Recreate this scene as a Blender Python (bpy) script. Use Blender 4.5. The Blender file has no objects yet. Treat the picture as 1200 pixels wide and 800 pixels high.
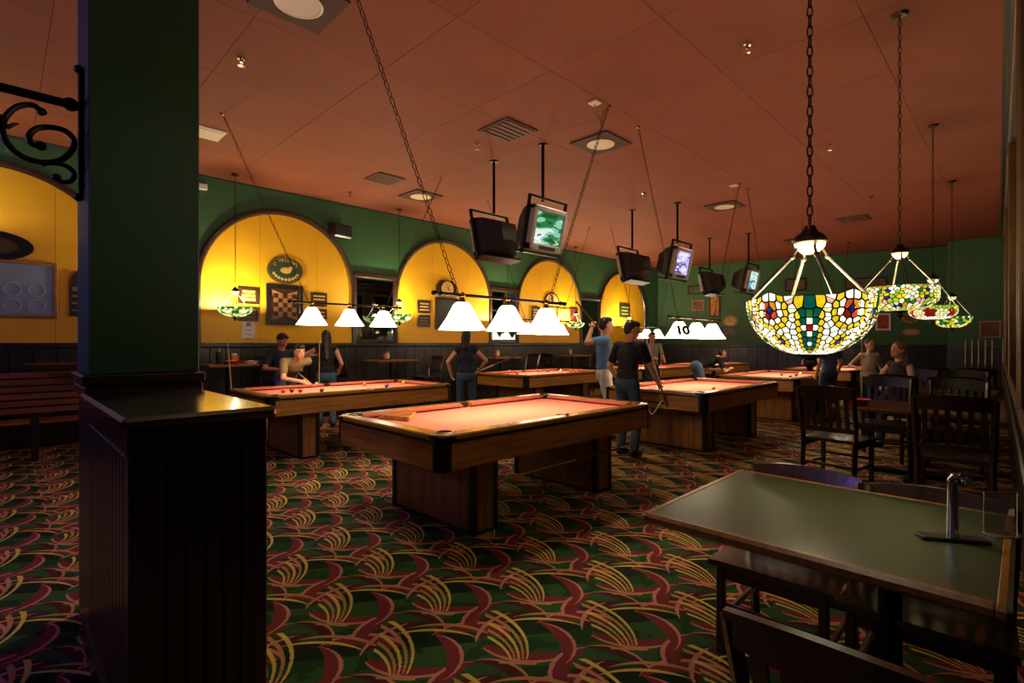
import bpy, math, random
from mathutils import Vector, Matrix, Euler
PI = math.pi
random.seed(7)
scn = bpy.context.scene
COL = scn.collection

# ---------------------------------------------------------------- camera, world, light, exposure
# world axes: X runs along the arched wall into the hall, Y towards the arched wall, Z up (metres)
EYE = 1.43
cam_d = bpy.data.cameras.new('camera'); cam = bpy.data.objects.new('camera', cam_d); COL.objects.link(cam)
cam.location = (0, 0, EYE); cam.rotation_euler = (PI/2, 0, -PI/4)
cam_d.sensor_width = 36; cam_d.lens = 18.0; cam_d.shift_y = 2/1200; cam_d.clip_start = .01; cam_d.clip_end = 100
scn.camera = cam
w = bpy.data.worlds.new('world'); scn.world = w; w.use_nodes = True
w.node_tree.nodes['Background'].inputs[0].default_value = (.02, .015, .012, 1)
w.node_tree.nodes['Background'].inputs[1].default_value = 1.0
vs = scn.view_settings
vs.view_transform = 'Standard'; vs.look = 'None'; vs.gamma = 1; vs.exposure = 0.0; vs.use_curve_mapping = False
scn.cycles.use_denoising = True
scn.cycles.max_bounces = 6; scn.cycles.diffuse_bounces = 4; scn.cycles.glossy_bounces = 3
scn.cycles.sample_clamp_indirect = 4.0
POOL_W = 19.0      # light under each pool-table lamp
TIFF_W = 56.0      # bulb in each stained glass bowl by the dining tables
WALL_W = 120.0      # bulb in each bowl hanging before the arches
DOWN_W = 190.0      # recessed ceiling downlights

CEIL = 4.20; WY = 9.65     # ceiling height, arched wall
def gp(px, py, z):          # photo pixel (1200x800) on the level plane z -> point
    dy = (py-402)/600; d = (EYE-z)/dy; x = (px-600)/600*d
    return Vector(((d+x)/math.sqrt(2), (d-x)/math.sqrt(2), z))
def lamp_light(name, loc, watts, color, size=.05, kind='POINT', **kw):
    l = bpy.data.lights.new(name, kind); l.energy = watts; l.color = color
    if kind == 'AREA':
        l.shape = 'RECTANGLE'; l.size, l.size_y = size
    else: l.shadow_soft_size = size
    for k, v in kw.items(): setattr(l, k, v)
    o = bpy.data.objects.new(name, l); COL.objects.link(o); o.location = loc
    return o

# ---------------------------------------------------------------- materials
def lin(h):
    h = h.lstrip('#'); c = [int(h[i:i+2], 16)/255 for i in (0, 2, 4)]
    return tuple(x/12.92 if x <= .04045 else ((x+.055)/1.055)**2.4 for x in c)
MATS = {}
def mat(name, color, rough=.5, metal=0, var=.12, scale=8, bump=0, emit=0, stretch=None, spec=.5, coat=0, ecol=None):
    if name in MATS: return MATS[name]
    m = bpy.data.materials.new(name); m.use_nodes = True; nt = m.node_tree; b = nt.nodes['Principled BSDF']
    c = lin(color) if isinstance(color, str) else color
    tc = nt.nodes.new('ShaderNodeTexCoord'); nz = nt.nodes.new('ShaderNodeTexNoise'); nz.inputs['Scale'].default_value = scale
    nz.inputs['Detail'].default_value = 4
    src = tc.outputs['Object']
    if stretch:
        mp = nt.nodes.new('ShaderNodeMapping'); mp.inputs['Scale'].default_value = stretch
        nt.links.new(src, mp.inputs[0]); src = mp.outputs[0]
    nt.links.new(src, nz.inputs['Vector'])
    r = nt.nodes.new('ShaderNodeValToRGB'); r.color_ramp.elements[0].position = .3; r.color_ramp.elements[1].position = .7
    r.color_ramp.elements[0].color = (*[x*(1-var) for x in c], 1); r.color_ramp.elements[1].color = (*[min(1, x*(1+var)) for x in c], 1)
    nt.links.new(nz.outputs['Fac'], r.inputs[0]); nt.links.new(r.outputs[0], b.inputs['Base Color'])
    b.inputs['Roughness'].default_value = rough; b.inputs['Metallic'].default_value = metal
    b.inputs['Specular IOR Level'].default_value = spec
    if coat: b.inputs['Coat Weight'].default_value = coat; b.inputs['Coat Roughness'].default_value = .15
    if bump:
        bp = nt.nodes.new('ShaderNodeBump'); bp.inputs['Strength'].default_value = bump; bp.inputs['Distance'].default_value = .01
        nt.links.new(nz.outputs['Fac'], bp.inputs['Height']); nt.links.new(bp.outputs[0], b.inputs['Normal'])
    if emit:
        if ecol: b.inputs['Emission Color'].default_value = (*(lin(ecol) if isinstance(ecol, str) else ecol), 1)
        else: nt.links.new(r.outputs[0], b.inputs['Emission Color'])
        b.inputs['Emission Strength'].default_value = emit
    MATS[name] = m; return m

class Ex:                                    # tiny expression compiler: arithmetic -> math nodes
    nt = None
    def __init__(s, v): s.v = v
    @staticmethod
    def op(o, *a):
        n = Ex.nt.nodes.new('ShaderNodeMath'); n.operation = o
        for i, x in enumerate(a):
            x = x.v if isinstance(x, Ex) else x
            if isinstance(x, (int, float)): n.inputs[i].default_value = x
            else: Ex.nt.links.new(x, n.inputs[i])
        return Ex(n.outputs[0])
    def __add__(s, o): return Ex.op('ADD', s, o)
    __radd__ = __add__
    def __sub__(s, o): return Ex.op('SUBTRACT', s, o)
    def __rsub__(s, o): return Ex.op('SUBTRACT', o, s)
    def __mul__(s, o): return Ex.op('MULTIPLY', s, o)
    __rmul__ = __mul__
    def __truediv__(s, o): return Ex.op('DIVIDE', s, o)
    def __lt__(s, o): return Ex.op('LESS_THAN', s, o)
    def __gt__(s, o): return Ex.op('GREATER_THAN', s, o)
def eabs(a): return Ex.op('ABSOLUTE', a)
def emix(nt, fac, a, b):
    n = nt.nodes.new('ShaderNodeMix'); n.data_type = 'RGBA'
    nt.links.new(fac.v, n.inputs[0])
    for i, x in ((6, a), (7, b)):
        if isinstance(x, tuple): n.inputs[i].default_value = (*x, 1)
        else: nt.links.new(x, n.inputs[i])
    return n.outputs[2]

def carpet_material():
    m = bpy.data.materials.new('carpet'); m.use_nodes = True; nt = m.node_tree; Ex.nt = nt; b = nt.nodes['Principled BSDF']
    g = nt.nodes.new('ShaderNodeNewGeometry')
    wob = nt.nodes.new('ShaderNodeTexNoise'); wob.inputs['Scale'].default_value = 90; nt.links.new(g.outputs['Position'], wob.inputs['Vector'])
    sp = nt.nodes.new('ShaderNodeSeparateXYZ'); nt.links.new(g.outputs['Position'], sp.inputs[0])
    wv = (Ex(wob.outputs['Fac'])-.5)*.012
    U = Ex(sp.outputs[0])+wv; V = Ex(sp.outputs[1])-wv
    A, B = .445, .295; k = math.sqrt(.5)
    def cell(ou, ov):                        # offset from the nearest lattice node, in axes turned by 45 degrees
        s = (U-ou)*(.5/A)-(V-ov)*(.5/B); t = (U-ou)*(.5/A)+(V-ov)*(.5/B)
        s = Ex.op('FRACT', s+.5)-.5; t = Ex.op('FRACT', t+.5)-.5
        u = (s+t)*A; v = (t-s)*B
        return (u-v)*k, (u+v)*k
    def polar(c, cx, cy):
        x, y = c[0]-cx, c[1]-cy
        return Ex.op('SQRT', x*x+y*y), Ex.op('ARCTAN2', y, x)
    def band(c, cx, cy, r0, wd, pm, dp):     # tapering arc: (fill, edge)
        rho, ph = polar(c, cx, cy); q = (ph-pm)/dp; q = 1.0-q*q
        d = eabs(rho-r0)/Ex.op('MAXIMUM', q*wd, .0001)
        ok = q > 0.0
        return (d < 1.0)*ok, (d < 1.0)*(d > .55)*(rho > r0)*ok
    green = lin('#1c3416'); green2 = lin('#284220'); dark = lin('#131f10'); maroon = lin('#642527'); maroon2 = lin('#3f1a1a'); pink = lin('#a5685a'); gold = lin('#b39746'); or_ = lin('#9c6c46')
    nz = nt.nodes.new('ShaderNodeTexNoise'); nz.inputs['Scale'].default_value = 5; nt.links.new(g.outputs['Position'], nz.inputs['Vector'])
    col = emix(nt, Ex(nz.outputs['Fac']) > .5, green, green2)
    def o(x, y): return ((x+y)*k, (y-x)*k)   # local (right, away) -> (U, V)
    feats = [(o(.20, .05), (-.02, -.30, .34, .075, 1.75, .70), dark, None),
             (o(.02, .30), (.10, -.30, .32, .070, 1.9, .75), green2, None),
             (o(-.10, .05), (.20, -.10, .26, .060, 2.4, .70), maroon2, None),
             (o(.26, .14), (.06, -.26, .30, .050, 1.45, .85), maroon, pink),
             (o(.10, -.16), (.0, .34, .36, .040, -1.75, .72), maroon, pink),
             (o(-.22, .12), (.24, -.04, .25, .046, 2.75, .85), maroon, pink),
             (o(.24, -.12), (-.22, .02, .24, .040, .25, .85), maroon, pink),
             (o(.10, .24), (-.16, -.16, .24, .034, .9, .75), maroon2, or_),
             (o(.16, .20), (.0, -.40, .40, .012, 1.4, .60), or_, None),
             (o(.12, .15), (.0, -.44, .44, .010, 1.5, .50), gold, None),
             (o(-.18, .02), (.30, -.08, .30, .012, 2.6, .60), pink, None)]
    for off, a, fc, ec in feats:
        c = cell(*off); f, e = band(c, *a)
        col = emix(nt, f, col, fc)
        if ec: col = emix(nt, e, col, ec)
    # sheaf of gold strands fanning from a foot
    c = cell(0, 0)
    rho, ph = polar(c, -.34, -.20)
    spread = Ex.op('MAXIMUM', ph*.80+.36, .05)
    q = (rho-.36)/spread                      # -.13 .. .13
    n = Ex.op('FRACT', q/.047+50.0)
    strand = (n < .44)*(q > -.118)*(q < .118)*(ph > .02)*(ph < (q*2.8+.95))
    goldmix = emix(nt, Ex.op('FRACT', q/.094+50.25) > .5, gold, or_)
    col = emix(nt, strand, col, goldmix)
    foot = (eabs(rho-.36) < .085)*(eabs(ph+.05) < .03)
    col = emix(nt, foot, col, or_)
    fib = nt.nodes.new('ShaderNodeTexNoise'); fib.inputs['Scale'].default_value = 260; nt.links.new(g.outputs['Position'], fib.inputs['Vector'])
    hs = nt.nodes.new('ShaderNodeHueSaturation'); nt.links.new(col, hs.inputs['Color']); nt.links.new((Ex(fib.outputs['Fac'])*.7+Ex(nz.outputs['Fac'])*.7+.45).v, hs.inputs['Value'])
    nt.links.new(hs.outputs[0], b.inputs['Base Color']); b.inputs['Roughness'].default_value = .95; b.inputs['Specular IOR Level'].default_value = .1
    bp = nt.nodes.new('ShaderNodeBump'); bp.inputs['Strength'].default_value = .4; bp.inputs['Distance'].default_value = .004
    nt.links.new(fib.outputs['Fac'], bp.inputs['Height']); nt.links.new(bp.outputs[0], b.inputs['Normal'])
    return m
def wood(name, color, rough=.35, axis=0, dark=.55, coat=.3):
    if name in MATS: return MATS[name]
    m = bpy.data.materials.new(name); m.use_nodes = True; nt = m.node_tree; b = nt.nodes['Principled BSDF']; c = lin(color)
    tc = nt.nodes.new('ShaderNodeTexCoord'); mp = nt.nodes.new('ShaderNodeMapping')
    s = [14, 14, 14]; s[axis] = .9; mp.inputs['Scale'].default_value = s
    nz = nt.nodes.new('ShaderNodeTexNoise'); nz.inputs['Scale'].default_value = 2.2; nz.inputs['Detail'].default_value = 6; nz.inputs['Distortion'].default_value = .6
    nt.links.new(tc.outputs['Object'], mp.inputs[0]); nt.links.new(mp.outputs[0], nz.inputs['Vector'])
    r = nt.nodes.new('ShaderNodeValToRGB'); r.color_ramp.elements[0].position = .35; r.color_ramp.elements[1].position = .62
    r.color_ramp.elements[0].color = (*[x*dark for x in c], 1); r.color_ramp.elements[1].color = (*c, 1)
    nt.links.new(nz.outputs['Fac'], r.inputs[0]); nt.links.new(r.outputs[0], b.inputs['Base Color'])
    b.inputs['Roughness'].default_value = rough; b.inputs['Coat Weight'].default_value = coat; b.inputs['Coat Roughness'].default_value = .2
    MATS[name] = m; return m

M_carpet = carpet_material()
M_ceil = mat('ceiling_paint', '#84452e', .75, var=.08, scale=1.2)
M_green = mat('green_paint', '#35633c', .6, var=.06, scale=2)
M_pillar = mat('pillar_green', '#264a32', .5, var=.08, scale=3)
M_yellow = mat('yellow_paint', '#ecb51a', .5, var=.05, scale=2)
M_dark = wood('dark_stain', '#1c1212', .38, 2, .6, .2)
M_darkh = wood('dark_stain_flat', '#241614', .3, 0, .6, .5)
M_trim = wood('arch_trim_wood', '#3a2016', .35, 2)
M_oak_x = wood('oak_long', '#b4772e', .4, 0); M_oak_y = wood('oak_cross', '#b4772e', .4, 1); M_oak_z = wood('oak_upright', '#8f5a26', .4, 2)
M_rail_x = wood('rail_long', '#b07a2e', .22, 0, .7, .8); M_rail_y = wood('rail_cross', '#b07a2e', .22, 1, .7, .8)
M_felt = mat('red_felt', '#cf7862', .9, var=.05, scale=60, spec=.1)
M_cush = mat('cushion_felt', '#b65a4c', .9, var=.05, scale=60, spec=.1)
M_black = mat('black_plastic', '#0c0b0b', .35, var=.1)
M_blackm = mat('black_metal', '#141312', .4, .6, var=.1)
M_brass = mat('brass', '#b98a38', .25, 1, var=.1)
M_bronze = mat('bronze', '#3a2b1c', .35, .9, var=.15)
M_chrome = mat('chrome', '#c9c7c0', .12, 1, var=.03)
M_cream = mat('cream_enamel', '#e6dcc0', .4, var=.04)
M_gilt = wood('gilt_frame', '#a77a34', .35, 0)
M_white = mat('white_card', '#e8e2d4', .6, var=.03)
M_chair = wood('chair_wood', '#2a1613', .28, 2, .6, .5)
M_seat = wood('seat_wood', '#33201b', .2, 0, .65, .8)
M_lamtop = mat('green_laminate', '#2c3823', .3, var=.1, scale=25, spec=.6)
M_edge = wood('table_edge', '#8a5a22', .3, 0, .6, .6)
M_mirror = mat('mirror_glass', '#8f938f', .03, 1, var=.01)
M_shade = mat('glass_shade', '#fff6e4', .3, var=.01, emit=9, ecol='#ffedca')

# ---------------------------------------------------------------- mesh helpers
def tag(o, label, cat, group=None, kind=None):
    if label: o['label'] = label
    if cat: o['category'] = cat
    if group: o['group'] = group
    if kind: o['kind'] = kind
    return o
def thing(name, label, cat, loc=(0, 0, 0), rz=0, group=None):
    o = bpy.data.objects.new(name, None); COL.objects.link(o); o.empty_display_size = .1
    o.location = loc; o.rotation_euler = (0, 0, rz)
    return tag(o, label, cat, group)
def link(name, me, parent=None, loc=(0, 0, 0), rot=(0, 0, 0), scale=(1, 1, 1)):
    o = bpy.data.objects.new(name, me); COL.objects.link(o); o.parent = parent
    o.location = loc; o.rotation_euler = rot; o.scale = scale
    return o
class MB:
    def __init__(s): s.v = []; s.f = []; s.m = []; s.x = None
    def xf(s, M): s.x = M; return s
    def add(s, vs_, fs, mi=0):
        n = len(s.v)
        for p in vs_:
            p = Vector(p); s.v.append(s.x @ p if s.x is not None else p)
        for f in fs: s.f.append([n+i for i in f]); s.m.append(mi)
        return s
    def box(s, c, d, mi=0, rot=None, bev=0):
        hx, hy, hz = d[0]/2, d[1]/2, d[2]/2
        if bev:
            b = min(bev, hx*.9, hy*.9, hz*.9); vs_ = []; idx = {}
            for sx in (-1, 1):
                for sy in (-1, 1):
                    for sz in (-1, 1):
                        for a in range(3):
                            p = [sx*(hx-b), sy*(hy-b), sz*(hz-b)]; p[a] = (sx*hx, sy*hy, sz*hz)[a]
                            idx[(sx, sy, sz, a)] = len(vs_); vs_.append(p)
            fs = []
            for a in range(3):
                o1, o2 = [i for i in range(3) if i != a]
                for sg in (-1, 1):
                    ring = []
                    for p, q in ((-1, -1), (1, -1), (1, 1), (-1, 1)):
                        k = [0, 0, 0]; k[a] = sg; k[o1] = p; k[o2] = q; ring.append(idx[(*k, a)])
                    fs.append(ring if sg > 0 else ring[::-1])
            for a in range(3):
                o1, o2 = [i for i in range(3) if i != a]
                for p in (-1, 1):
                    for q in (-1, 1):
                        k0 = [0, 0, 0]; k0[o1] = p; k0[o2] = q; k1 = list(k0); k0[a] = -1; k1[a] = 1
                        fs.append([idx[(*k0, o1)], idx[(*k1, o1)], idx[(*k1, o2)], idx[(*k0, o2)]])
            for sx in (-1, 1):
                for sy in (-1, 1):
                    for sz in (-1, 1): fs.append([idx[(sx, sy, sz, a)] for a in range(3)])
        else:
            vs_ = [(x, y, z) for x in (-hx, hx) for y in (-hy, hy) for z in (-hz, hz)]
            fs = [(0, 1, 3, 2), (4, 6, 7, 5), (0, 4, 5, 1), (2, 3, 7, 6), (0, 2, 6, 4), (1, 5, 7, 3)]
        R = rot if rot is not None else Matrix.Identity(3)
        return s.add([Vector(c)+R @ Vector(p) for p in vs_], fs, mi)
    def lathe(s, prof, c=(0, 0, 0), n=20, mi=0, M=None, a0=0, a1=2*PI):
        full = abs(a1-a0-2*PI) < 1e-6; k = n if full else n+1
        vs_ = []
        for r, z in prof:
            for i in range(k):
                a = a0+(a1-a0)*i/n; p = Vector((r*math.cos(a), r*math.sin(a), z))
                if M is not None: p = M @ p
                vs_.append(Vector(c)+p)
        fs = []
        for j in range(len(prof)-1):
            for i in range(n):
                i2 = (i+1) % k
                fs.append((j*k+i, j*k+i2, (j+1)*k+i2, (j+1)*k+i))
        if full:
            if prof[0][0] > 1e-5: fs.append(tuple(range(k))[::-1])
            if prof[-1][0] > 1e-5: fs.append(tuple((len(prof)-1)*k+i for i in range(k)))
        return s.add(vs_, fs, mi)
    def cone(s, a, b, ra, rb=None, n=10, mi=0):
        a = Vector(a); b = Vector(b); rb = ra if rb is None else rb; d = b-a; L = d.length
        if L < 1e-6: return s
        return s.lathe([(ra, 0), (rb, L)], a, n, mi, d.to_track_quat('Z', 'Y').to_matrix())
    def tube(s, pts, r, n=8, mi=0, closed=False):
        pts = [Vector(p) for p in pts]; N = len(pts); rs = r if isinstance(r, (list, tuple)) else [r]*N
        vs_ = []; up = Vector((0, 0, 1)); nrm = None
        for i, p in enumerate(pts):
            if closed: t = pts[(i+1) % N]-pts[i-1]
            else: t = pts[min(i+1, N-1)]-pts[max(i-1, 0)]
            t.normalize()
            if nrm is None:
                nrm = t.cross(up)
                if nrm.length < 1e-3: nrm = t.cross(Vector((1, 0, 0)))
            nrm = nrm-t*nrm.dot(t); nrm.normalize(); bn = t.cross(nrm)
            for k in range(n):
                a = 2*PI*k/n; vs_.append(p+(nrm*math.cos(a)+bn*math.sin(a))*rs[i])
        fs = []
        for i in range(N if closed else N-1):
            j = (i+1) % N
            for k in range(n): fs.append((i*n+k, i*n+(k+1) % n, j*n+(k+1) % n, j*n+k))
        if not closed: fs.append(tuple(range(n))[::-1]); fs.append(tuple((N-1)*n+k for k in range(n)))
        return s.add(vs_, fs, mi)
    def ball(s, c, r, n=12, m=8, mi=0, R=None):
        rx, ry, rz = (r, r, r) if isinstance(r, (int, float)) else r
        R = R if R is not None else Matrix.Identity(3); vs_ = [Vector(c)+R @ Vector((0, 0, -rz))]
        for j in range(1, m):
            p = -PI/2+PI*j/m
            for i in range(n):
                a = 2*PI*i/n; vs_.append(Vector(c)+R @ Vector((rx*math.cos(p)*math.cos(a), ry*math.cos(p)*math.sin(a), rz*math.sin(p))))
        vs_.append(Vector(c)+R @ Vector((0, 0, rz))); fs = []
        for i in range(n):
            fs.append((0, 1+(i+1) % n, 1+i)); L = 1+(m-2)*n
            fs.append((L+i, L+(i+1) % n, len(vs_)-1))
            for j in range(m-2): a = 1+j*n; fs.append((a+i, a+(i+1) % n, a+n+(i+1) % n, a+n+i))
        return s.add(vs_, fs, mi)
    def prism(s, poly, d, mi=0, M=None):      # poly in (a,b), extruded by d along c; M maps (a,b,c) to place
        n = len(poly); vs_ = [Vector((a, b, 0)) for a, b in poly]+[Vector((a, b, d)) for a, b in poly]
        if M is not None: vs_ = [M @ p for p in vs_]
        return s.add(vs_, [tuple(range(n))[::-1], tuple(range(n, 2*n))]+[(i, (i+1) % n, n+(i+1) % n, n+i) for i in range(n)], mi)
    def mesh(s, name, mats, smooth=False):
        me = bpy.data.meshes.new(name); me.from_pydata([tuple(p) for p in s.v], [], s.f)
        for m in (mats if isinstance(mats, (list, tuple)) else [mats]): me.materials.append(m)
        if len(me.materials) > 1: me.polygons.foreach_set('material_index', s.m)
        import bmesh
        bm = bmesh.new(); bm.from_mesh(me); bmesh.ops.recalc_face_normals(bm, faces=bm.faces); bm.to_mesh(me); bm.free()
        if smooth:
            me.polygons.foreach_set('use_smooth', [True]*len(me.polygons)); me.set_sharp_from_angle(angle=.7)
        return me
    def build(s, name, mats, parent=None, smooth=False, loc=(0, 0, 0), rot=(0, 0, 0), label=None):
        o = link(name, s.mesh(name, mats, smooth), parent, loc, rot)
        if label: o['label'] = label
        return o
def bx(name, c, d, m, parent=None, bev=0, **k): return MB().box(c, d, bev=bev).build(name, m, parent, **k)
def copy_tree(o, parent=None):
    c = o.copy(); COL.objects.link(c); c.parent = parent
    for ch in list(o.children): copy_tree(ch, c)
    return c
def text_mesh(txt, size, name, m, parent, loc, rot, depth=.002, label=None, bold=0):
    cu = bpy.data.curves.new(name, 'FONT'); cu.body = txt; cu.size = size; cu.align_x = 'CENTER'; cu.align_y = 'CENTER'; cu.extrude = depth; cu.offset = bold
    t = bpy.data.objects.new(name, cu); me = bpy.data.meshes.new_from_object(t); bpy.data.objects.remove(t)
    me.materials.append(m); o = link(name, me, parent, loc, rot)
    if label: o['label'] = label
    return o

# ---------------------------------------------------------------- room shell
def struct(o): o['kind'] = 'structure'; return o
X0, X1 = -4.0, 19.9; Y0 = -2.4
struct(bx('floor', ((X0+X1)/2, (Y0+WY)/2, -.05), (X1-X0, WY-Y0, .1), M_carpet))
ceil = struct(bx('ceiling', ((X0+X1)/2, (Y0+WY)/2, CEIL+.09), (X1-X0, WY-Y0, .12), M_ceil))
pm = MB().box((0, 0, 0), (1.217, 1.217, .028), bev=.0015).mesh('ceiling_panel', M_ceil)
for i in range(16):
    for j in range(8): link('ceiling_panel', pm, ceil, (-.9+1.22*i+.6, .35+1.22*j, CEIL+.014))
wl = struct(bx('wall_left', ((X0+X1)/2, WY+.1, CEIL/2), (X1-X0, .2, CEIL), M_green))
# arches
ARC = [-.07+3.762*i for i in range(5)]; HW = 1.375; SPR = 2.43; RAIL = 1.43
def arch_pts(hw, n=28): return [(-hw, RAIL), *[(-hw*math.cos(PI*i/n), SPR+hw*math.sin(PI*i/n)) for i in range(n+1)], (hw, RAIL)]
MW = Matrix(((1, 0, 0), (0, 0, -1), (0, 1, 0)))     # (a,b,c) -> (x, -c, z): extrudes out of the wall into the room
def clip(poly, ax, lo):                              # keep a >= lo (ax=1) or a <= lo (ax=-1)
    out = []
    for i, p in enumerate(poly):
        q = poly[(i+1) % len(poly)]; ip, iq = ax*(p[0]-lo) >= 0, ax*(q[0]-lo) >= 0
        if ip: out.append(p)
        if ip != iq: t = (lo-p[0])/(q[0]-p[0]); out.append((lo, p[1]+t*(q[1]-p[1])))
    return out
ap = arch_pts(HW)
pieces = []
for a, b_ in ((-9, -.42), (-.42, .62), (.62, 9)):
    q = clip(clip(ap, 1, a+.002), -1, b_-.002); pieces.append(MB().prism(q, .018, M=MW).mesh('arch_panel', M_yellow))
tp = [Vector((a, -.03, b_)) for a, b_ in arch_pts(HW+.01, 40)]
trim_me = MB().tube(tp, .042, 8).tube([p+Vector((0, -.02, 0)) for p in [Vector((a, -.03, b_)) for a, b_ in arch_pts(HW+.035, 40)]], .02, 6).mesh('arch_trim', M_trim, True)
for c in ARC:
    for p in pieces: link('arch_panel', p, wl, (c, WY, 0))
    link('arch_trim', trim_me, wl, (c, WY, 0))
wb = MB().box((0, 0, 0), (.236, .03, RAIL-.2), bev=.006).mesh('wainscot_board', M_dark)
for i in range(int((X1-X0)/.24)): link('wainscot_board', wb, wl, (X0+.12+.24*i, WY-.015, (RAIL-.2)/2+.12))
bx('chair_rail', ((X0+X1)/2, WY-.035, RAIL-.03), (X1-X0, .08, .07), M_dark, wl, .01)
struct(bx('baseboard_left', ((X0+X1)/2, WY-.025, .07), (X1-X0, .05, .14), M_dark, None, .006))
# wall at the far end, slightly oblique
A_, B_ = Vector((17.35, WY, 0)), Vector((19.15, 1.45, 0)); dv = (B_-A_); Lb = dv.length; ab = math.atan2(dv.y, dv.x)
wb_ = struct(MB().box((Lb/2, .1, CEIL/2), (Lb, .2, CEIL)).build('wall_back', M_green, None, loc=A_, rot=(0, 0, ab)))
MBK = 'x along the far wall from the corner'
fb = MB().box((0, 0, 0), (.30, .03, RAIL-.25), bev=.006).mesh('wainscot_board', M_dark)
for i in range(27): link('wainscot_board', fb, wb_, (.17+.305*i, -.016, (RAIL-.25)/2+.12))
bx('chair_rail', (Lb/2, -.035, RAIL-.08), (Lb, .08, .07), M_dark, wb_, .01)
pil = struct(bx('wall_far_corner', (18.75, .7, CEIL/2), (1.0, 1.56, CEIL), M_green, None, .01))
bx('wainscot_panel', (18.235, .7, .66), (.03, 1.56, 1.3), M_dark, pil, .005)
# wall beside the camera, converging slightly into the room
RA = math.radians(1.5)
wr = struct(MB().box((7.5, -.1, CEIL/2), (23, .2, CEIL)).build('wall_right', M_dark, None, loc=(0, -.13, 0), rot=(0, 0, RA)))
struct(bx('wall_behind', (X0-.1, 3.6, CEIL/2), (.2, 12.2, CEIL), M_green))
bx('window_ledge', (9, .03, .93), (18, .07, .05), M_darkh, wr, .008)
for i in range(9):
    bx('wall_panel', (.9+2.0*i, .012, .46), (1.9, .024, .84), M_dark, wr, .008)
g = M_gilt
for i, x in enumerate((2.2, 5.6, 9.0, 12.4)):       # tall dark framed windows
    wn = struct(MB().box((x, .008, 2.25), (2.9, .012, 2.3)).build('window_%d' % (i+1), mat('night_glass', '#0a0a0c', .08, var=.05), None, loc=(0, -.13, 0), rot=(0, 0, RA)))
    for s_ in (-1, 1): bx('window_frame', (x+1.5*s_, .028, 2.25), (.1, .05, 2.5), mat('dull_gilt', '#5a4222', .4, .4), wn, .008)
    for z in (1.05, 3.45): bx('window_frame', (x, .025, z), (2.9, .05, .1), M_dark, wn, .008); bx('gilt_bead', (x, .052, z+(.03 if z < 2 else -.03)), (2.9, .008, .02), g, wn)
struct(MB().box((8, .05, 3.9), (16.5, .10, .14), bev=.02).box((8, .03, 3.75), (16.5, .06, .12), bev=.02).build('trim_1', M_darkh, None, loc=(0, -.13, 0), rot=(0, 0, RA)))

# ---------------------------------------------------------------- pillar and half wall in the left foreground
PX0, PX1, PY0, PY1 = .29, .745, 3.08, 3.54
pl = struct(bx('wall_pillar', ((PX0+PX1)/2, (PY0+PY1)/2, (1.28+CEIL)/2), (PX1-PX0, PY1-PY0, CEIL-1.28), M_pillar, None, .006))
bx('pillar_base', ((PX0+PX1)/2, (PY0+PY1)/2, .64), (PX1-PX0-.01, PY1-PY0-.01, 1.28), M_dark, pl)
for d_, y in ((.05, 1.255), (.03, 1.2)):
    bx('base_moulding', ((PX0+PX1)/2, (PY0+PY1)/2, y), (PX1-PX0+d_, PY1-PY0+d_, .05), M_darkh, pl, .008)
HY0, HY1 = 1.98, PY0+.02; HZ = 1.16; HX1 = .69
hw_ = thing('half_wall', 'dark beadboard half wall with wooden cap in front of green pillar', 'partition', ((PX0+HX1)/2, (HY0+HY1)/2, 0)); cx, cy = hw_.location.x, hw_.location.y
lx, ly = HX1-PX0, HY1-HY0
bx('core', (0, 0, HZ/2), (lx-.03, ly-.03, HZ), M_dark, hw_)
e1 = MB().box((0, 0, 0), (.0545, .02, HZ-.22), bev=.006).mesh('beadboard', M_dark); e2 = MB().box((0, 0, 0), (.02, .07, HZ-.22), bev=.006).mesh('beadboard', M_dark)
for i in range(6): link('beadboard', e1, hw_, (-lx/2+.065+.0565*i, -ly/2+.008, (HZ-.22)/2+.12))
for i in range(14):
    for s_ in (-1, 1): link('beadboard', e2, hw_, (s_*(lx/2-.008), -ly/2+.09+.073*i, (HZ-.22)/2+.12))
for sx in (-1, 1): bx('corner_post', (sx*(lx/2-.018), -ly/2+.018, HZ/2), (.05, .05, HZ), M_dark, hw_, .006)
bx('frieze', (0, 0, HZ-.045), (lx+.02, ly+.02, .09), M_darkh, hw_, .008)
bx('plinth', (0, 0, .06), (lx+.03, ly+.03, .12), M_darkh, hw_, .008)
bx('cap', (0, -.02, HZ+.02), (lx+.06, ly+.05, .04), wood('cap_wood', '#3a2418', .12, 0, .7, 1.0), hw_, .012)
# iron scroll bracket on the pillar
br = thing('scroll_bracket', 'black wrought iron scroll sign bracket bolted to green pillar', 'bracket', (PX0, 3.25, 0))
zt = 2.70
bx('back_plate', (-.012, 0, 2.45), (.018, .05, .64), M_blackm, br, .004)
for z in (2.76, 2.14): MB().ball((-.02, 0, z), (.02, .03, .02)).build('bolt_cap', M_blackm, br, True)
MB().tube([(-.02, 0, 2.58), (-.75, 0, 2.58)], .02, 10).ball((-.05, 0, 2.58), .032).build('arm', M_blackm, br, True)
def bpt(px, py):                             # a point of the ironwork, in the bracket's own plane y = 3.25
    q = (px-600)/600; u = 3.25*(1+q)/(1-q); return Vector((u-PX0, 0, EYE+(402-py)/600*(u+3.25)/math.sqrt(2)))
def smooth(pts, n=6):
    P = [pts[0]]+pts+[pts[-1]]; out = []
    for i in range(1, len(P)-2):
        a, b_, c_, d_ = P[i-1:i+3]
        for k in range(n):
            t_ = k/n; out.append(.5*((2*b_)+(c_-a)*t_+(2*a-5*b_+4*c_-d_)*t_*t_+(3*b_-a-3*c_+d_)*t_**3))
    return out+[pts[-1]]
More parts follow.
